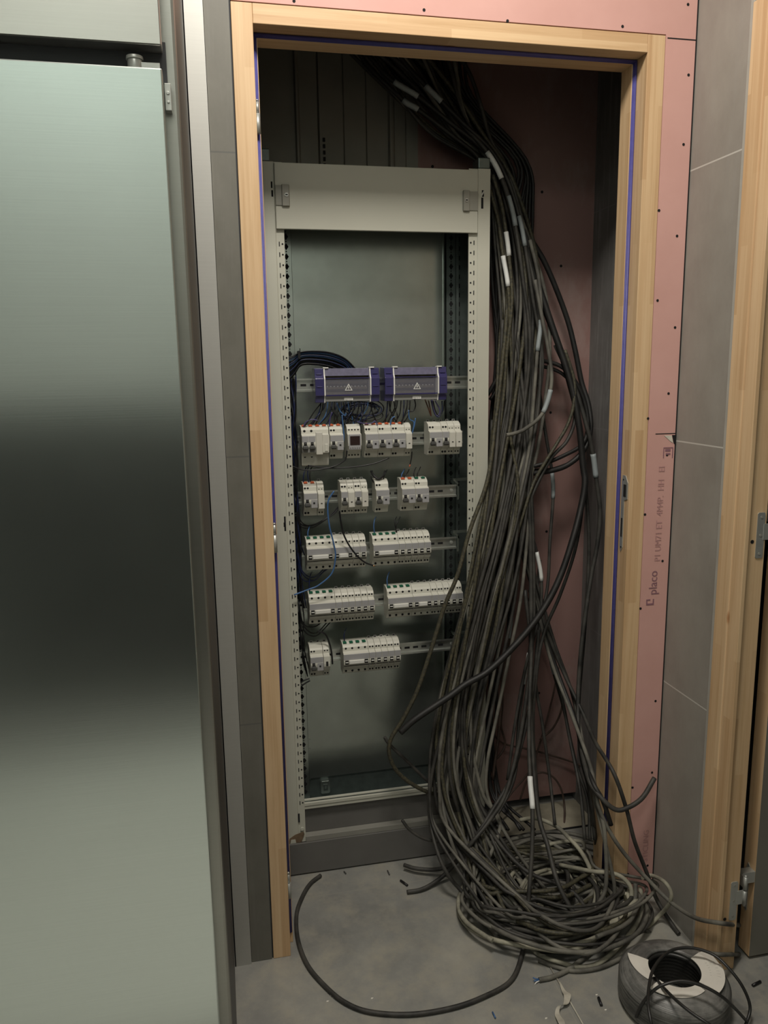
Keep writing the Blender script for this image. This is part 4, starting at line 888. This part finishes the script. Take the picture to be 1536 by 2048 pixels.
tc('cable with a faint marker in front of the closet corner', .0046, 'cdark', ((1060, 1100, .38), (1080, 1220, .36), (1100, 1311, .34), (1108, 1348, .335), (1128, 1420, .30), (1150, 1520, .22), (1175, 1600, .12), (1180, 1680, .06)), sleeves=((2, 3, 'sleeve_g'),))
for k, pts in enumerate((((1025, 930, .38), (1045, 1050, .36), (1075, 1170, .34), (1110, 1290, .31), (1145, 1390, .27), (1165, 1500, .18), (1185, 1620, .06), (1195, 1720, 'z', .05)),
    ((1015, 960, .39), (1030, 1060, .37), (1060, 1160, .35), (1090, 1280, .32), (1120, 1380, .3), (1140, 1480, .24), (1160, 1580, .15), (1170, 1680, .08)),
    ((1130, 700, .40), (1150, 800, .37), (1160, 880, .35), (1172, 980, .34), (1178, 1100, .33), (1170, 1250, .30), (1158, 1400, .26), (1160, 1500, .20), (1178, 1580, .11), (1190, 1680, .05)),
    ((1100, 640, .41), (1135, 760, .39), (1160, 860, .36), (1168, 930, .35), (1165, 1010, .34), (1150, 1100, .32), (1120, 1190, .30), (1090, 1260, .28), (1075, 1330, .26), (1066, 1450, .24), (1075, 1600, .15)),
    ((1110, 690, .38), (1140, 760, .36), (1150, 830, .35), (1135, 880, .34), (1100, 920, .33), (1060, 1000, .32), (1030, 1080, .31), (1015, 1200, .28)))):
    cable('cable', pz(*pts), .0052, 'cdark', 'dark cable crossing towards the right below the coil', 'cable', 'dark cables crossing to the right', 8, 8)
tc('brownish cable bowing from the coil back to the bundle', .0048, 'cgold', ((1130, 700, .36), (1148, 760, .345), (1147, 810, .335), (1135, 850, .33), (1115, 885, .325), (1090, 925, .32), (1070, 960, .32), (1055, 1000, .31), (1030, 1080, .29)))

# loose coils of the heap
GH = 'dusty cable turns of the heap on the floor'
for i in range(26):
    mm = ['cdust', 'cgrey', 'cdust', 'cgrey', 'cdark'][i % 5]
    rr = R.uniform(.09, .235)
    pts = coil_pts(.735+R.uniform(-.05, .06), .035+R.uniform(-.07, .05), rr, rr*R.uniform(.75, .95), R.uniform(0, 360), R.choice((.45, .6, .8, 1.2, 1.6)), R.uniform(.01, .07), R.uniform(.01, .075))
    cable('cable', pts, R.choice((.0050, .0055)), mm, nm[mm]+' cable turn lying in the heap on the closet floor', 'cable', GH+' '+mm, 6, 8)
# fan of cables between bundle and heap
for i in range(9):
    x = 880+i*12
    pts = [wp(x+92, 840, 1, .36), wp(x+84, 1000, 1, .325), wp(x+68, 1180, 1, .29), wp(x+45, 1300, 1, .275), wp(x+18, 1430, 1, .255), wp(x-2, 1530, 1, .225), wp(x+R.uniform(-8, 8), 1600, 1, .20), wp(x+25+i*3, 1690, 1, .13), wp(x+60+i*5, 1760, 2, .05), wp(x+110+i*6, 1830, 2, .03), wp(x+190, 1870, 2, .02)]
    cable('cable', [clampp(p) for p in pts], .0050, ['cgrey', 'cdark', 'cgrey'][i % 3], nm[['cgrey', 'cdark', 'cgrey'][i % 3]]+' cable fanning from the bundle into the heap', 'cable', 'cables fanning into the heap '+str(['cgrey', 'cdark', 'cgrey'][i % 3]), 7, 8)

# ------------------------------------------------------------------ the new cable coil in the corner
cc = (.868, -.342, 0)
ck = empty('cable_coil', cc); tag(ck, 'ring-shaped coil of black cable in dusty wrap with white paper labels on the floor', 'cable coil')
HT = .088; RO = .118; RI = .054
prof = [(RI+.004, .004)]
for k in range(9): prof += [(RI+.001, .008+k*.0085), (RI+.005, .012+k*.0085)]
prof += [(RI+.006, HT-.002), (RI+.014, HT+.001), (RI+.03, HT+.002), (RO-.016, HT-.006), (RO-.006, HT-.018)]
for k in range(6): prof += [(RO+.001, HT-.024-k*.0095), (RO-.0018, HT-.0285-k*.0095)]
prof += [(RO-.004, .006), (RO-.012, .002)]
b = MB(); b.lathe([(r, z) for r, z in prof[:19]]+[(RI+.012, HT-.006), (RI+.012, .006)], cc, 72); b.build('inner_winding', M['coilblk'], ck)
b = MB(); b.lathe([(RI+.0065, .006), (RI+.0065, HT-.003)]+prof[19:], cc, 72); b.build('wrapped_ring', M['film'], ck)
def sector(a0, a1, r0, r1, z, th=.0012, n_=14, skew=0):
    b = MB(); n0 = len(b.v)
    for i in range(n_+1):
        a = math.radians(a0+(a1-a0)*i/n_); t = i/n_
        ri = r0[0]+(r0[1]-r0[0])*t; ro = r1[0]+(r1[1]-r1[0])*t
        for r_, dz in ((ri, 0), ((ri+ro)/2, .0016), (ro, -.005 if ro > .108 else .001)):
            for zz in (z+dz, z+dz+th): b.v.append((cc[0]+r_*math.cos(a), cc[1]+r_*math.sin(a), zz))
    for i in range(n_):
        k0 = i*6; k1 = k0+6
        for q in ((1, 3), (3, 5)): b.face([k0+q[0], k0+q[1], k1+q[1], k1+q[0]])
        for q in ((0, 2), (2, 4)): b.face([k0+q[0], k1+q[0], k1+q[1], k0+q[1]])
        b.face([k0, k0+1, k1+1, k1]); b.face([k0+4, k1+4, k1+5, k0+5])
    b.face([0, 2, 4, 5, 3, 1]); m_ = n_*6; b.face([m_+i for i in (1, 3, 5, 4, 2, 0)])
    return b
lb = sector(-58, 20, (.056, .056), (.100, .112), HT+.0022).build('paper_label', M['paper'], ck)
b = MB()
for k in range(6):
    a = math.radians(-30+k*5.5); c1, s1 = math.cos(a), math.sin(a)
    b.prism([(cc[0]+c1*.074-s1*.0004, cc[1]+s1*.074+c1*.0004), (cc[0]+c1*.096-s1*.0004, cc[1]+s1*.096+c1*.0004), (cc[0]+c1*.096+s1*.0004, cc[1]+s1*.096-c1*.0004), (cc[0]+c1*.074+s1*.0004, cc[1]+s1*.074-c1*.0004)], HT+.0030, HT+.0048, 'z')
b.build('label_print', M['paperink'], lb)
sector(140, 192, (.056, .056), (.102, .076), HT+.0022).build('paper_label', M['paper'], ck)
sector(205, 290, (.056, .056), (.094, .078), HT+.0022).build('paper_label', M['paper'], ck)
Z = .112
b = MB(); b.tube(spline(pz(*[(x, y, 'z', z) for x, y, z in ((1272, 2034, .03), (1282, 2012, .06), (1298, 1990, .10), (1323, 1971, .125), (1364, 1962, .135), (1405, 1972, .13), (1442, 1992, .115), (1471, 2018, .07), (1494, 2043, .02))])), .0034, 8); b.build('loose_turn', M['coilblk'], ck)
b = MB(); b.tube(spline(pz(*[(x, y, 'z', z) for x, y, z in ((1306, 1949, .07), (1323, 1971, .10), (1354, 2002, .115), (1385, 2027, .115), (1417, 2048, .11), (1450, 2070, .09))])), .0034, 8); b.build('loose_turn', M['coilblk'], ck)
b = MB(); b.tube(spline(pz(*[(x, y, 'z', z) for x, y, z in ((1306, 2060, .09), (1302, 2044, .11), (1296, 2004, .125), (1299, 1967, .125), (1306, 1940, .12), (1323, 1915, .12), (1348, 1899, .12), (1385, 1896, .12), (1426, 1909, .115), (1457, 1936, .105), (1485, 1973, .08), (1500, 2012, .04), (1494, 2043, .02), (1480, 2070, .012))])), .0034, 8); b.build('loose_turn', M['coilblk'], ck)

# ------------------------------------------------------------------ small things on the floor
def rod(name, a, c_, r, mat, label, cat, flat=False):
    b = MB(); b.tube([Vector(a), (Vector(a)+Vector(c_))/2+Vector((0, 0, .0003)), Vector(c_)], r, 6); tag(b.build(name, M[mat]), label, cat)
p, q = pz((1101, 1935, 'z', .002), (1168, 2052, 'z', .002)); rod('plastic_strip', p, q, .0018, 'tape', 'thin pale plastic strip lying on the floor in front of the heap', 'strip')
b = MB(); sp = spline(pz(*[(x, y, 'z', z) for x, y, z in ((1119, 1964, .004), (1127, 1982, .006), (1134, 1990, .012), (1131, 2008, .008), (1118, 2012, .012), (1114, 2028, .006), (1122, 2043, .01), (1127, 2060, .004))]), 5)
wd = [.001, .004, .008, .006, .004, .005, .007, .004]
for i, pt in enumerate(sp):
    t_ = i/(len(sp)-1)*7; k = min(6, int(t_)); ww = wd[k]+(wd[k+1]-wd[k])*(t_-k)
    b.v += [(pt.x-ww, pt.y, pt.z), (pt.x+ww, pt.y-ww*.4, pt.z+.002), (pt.x+ww, pt.y-ww*.4, pt.z+.0014), (pt.x-ww, pt.y, pt.z-.0006)]
for i in range(len(sp)-1):
    for a_, c_ in ((0, 1), (1, 2), (2, 3), (3, 0)): b.face([i*4+a_, i*4+c_, i*4+4+c_, i*4+4+a_])
tag(b.build('tape_scrap', M['tape']), 'crumpled strip of torn masking tape beside the pale plastic strip', 'tape')
for px, py, dx, dy, mat, lab in ((1200, 2003, 3, 8, 'black', 'short black cable offcut on the floor left of the coil'), (1513, 1967, 8, -4, 'black', 'short black cable offcut on the floor right of the coil'), (808, 1766, 7, 5, 'black', 'small dark offcut on the floor in front of the plinth'),
    (777, 1745, 2, 4, 'greytog', 'tiny dark crumb of debris near the plinth'), (988, 2030, 3, 6, 'wblue', 'small blue wire scrap at the bottom of the floor'), (690, 1745, 2, 2, 'greytog', 'tiny dark speck on the floor by the plinth')):
    a, c_ = pz((px-dx/1, py-dy, 'z', .0035), (px+dx, py+dy, 'z', .0035)); rod('cable_offcut', a, c_, .0034 if mat == 'black' else .0018, mat, lab, 'offcut')
for k, (px, py) in enumerate(((1193, 1990), (1211, 2020), (1092, 2037), (663, 1990), (655, 2003), (668, 1994), (744, 1997), (980, 1800))):
    p = wp(px, py, 2, .001); b = MB(); b.prism([(p.x-.003, p.y-.001), (p.x+.001, p.y-.002), (p.x+.004, p.y+.001), (p.x-.001, p.y+.002)], .0002, .002, 'z')
    tag(b.build('plaster_crumb', M['paper']), 'tiny white plaster crumb on the grey floor', 'crumb', 'white crumbs on the floor')
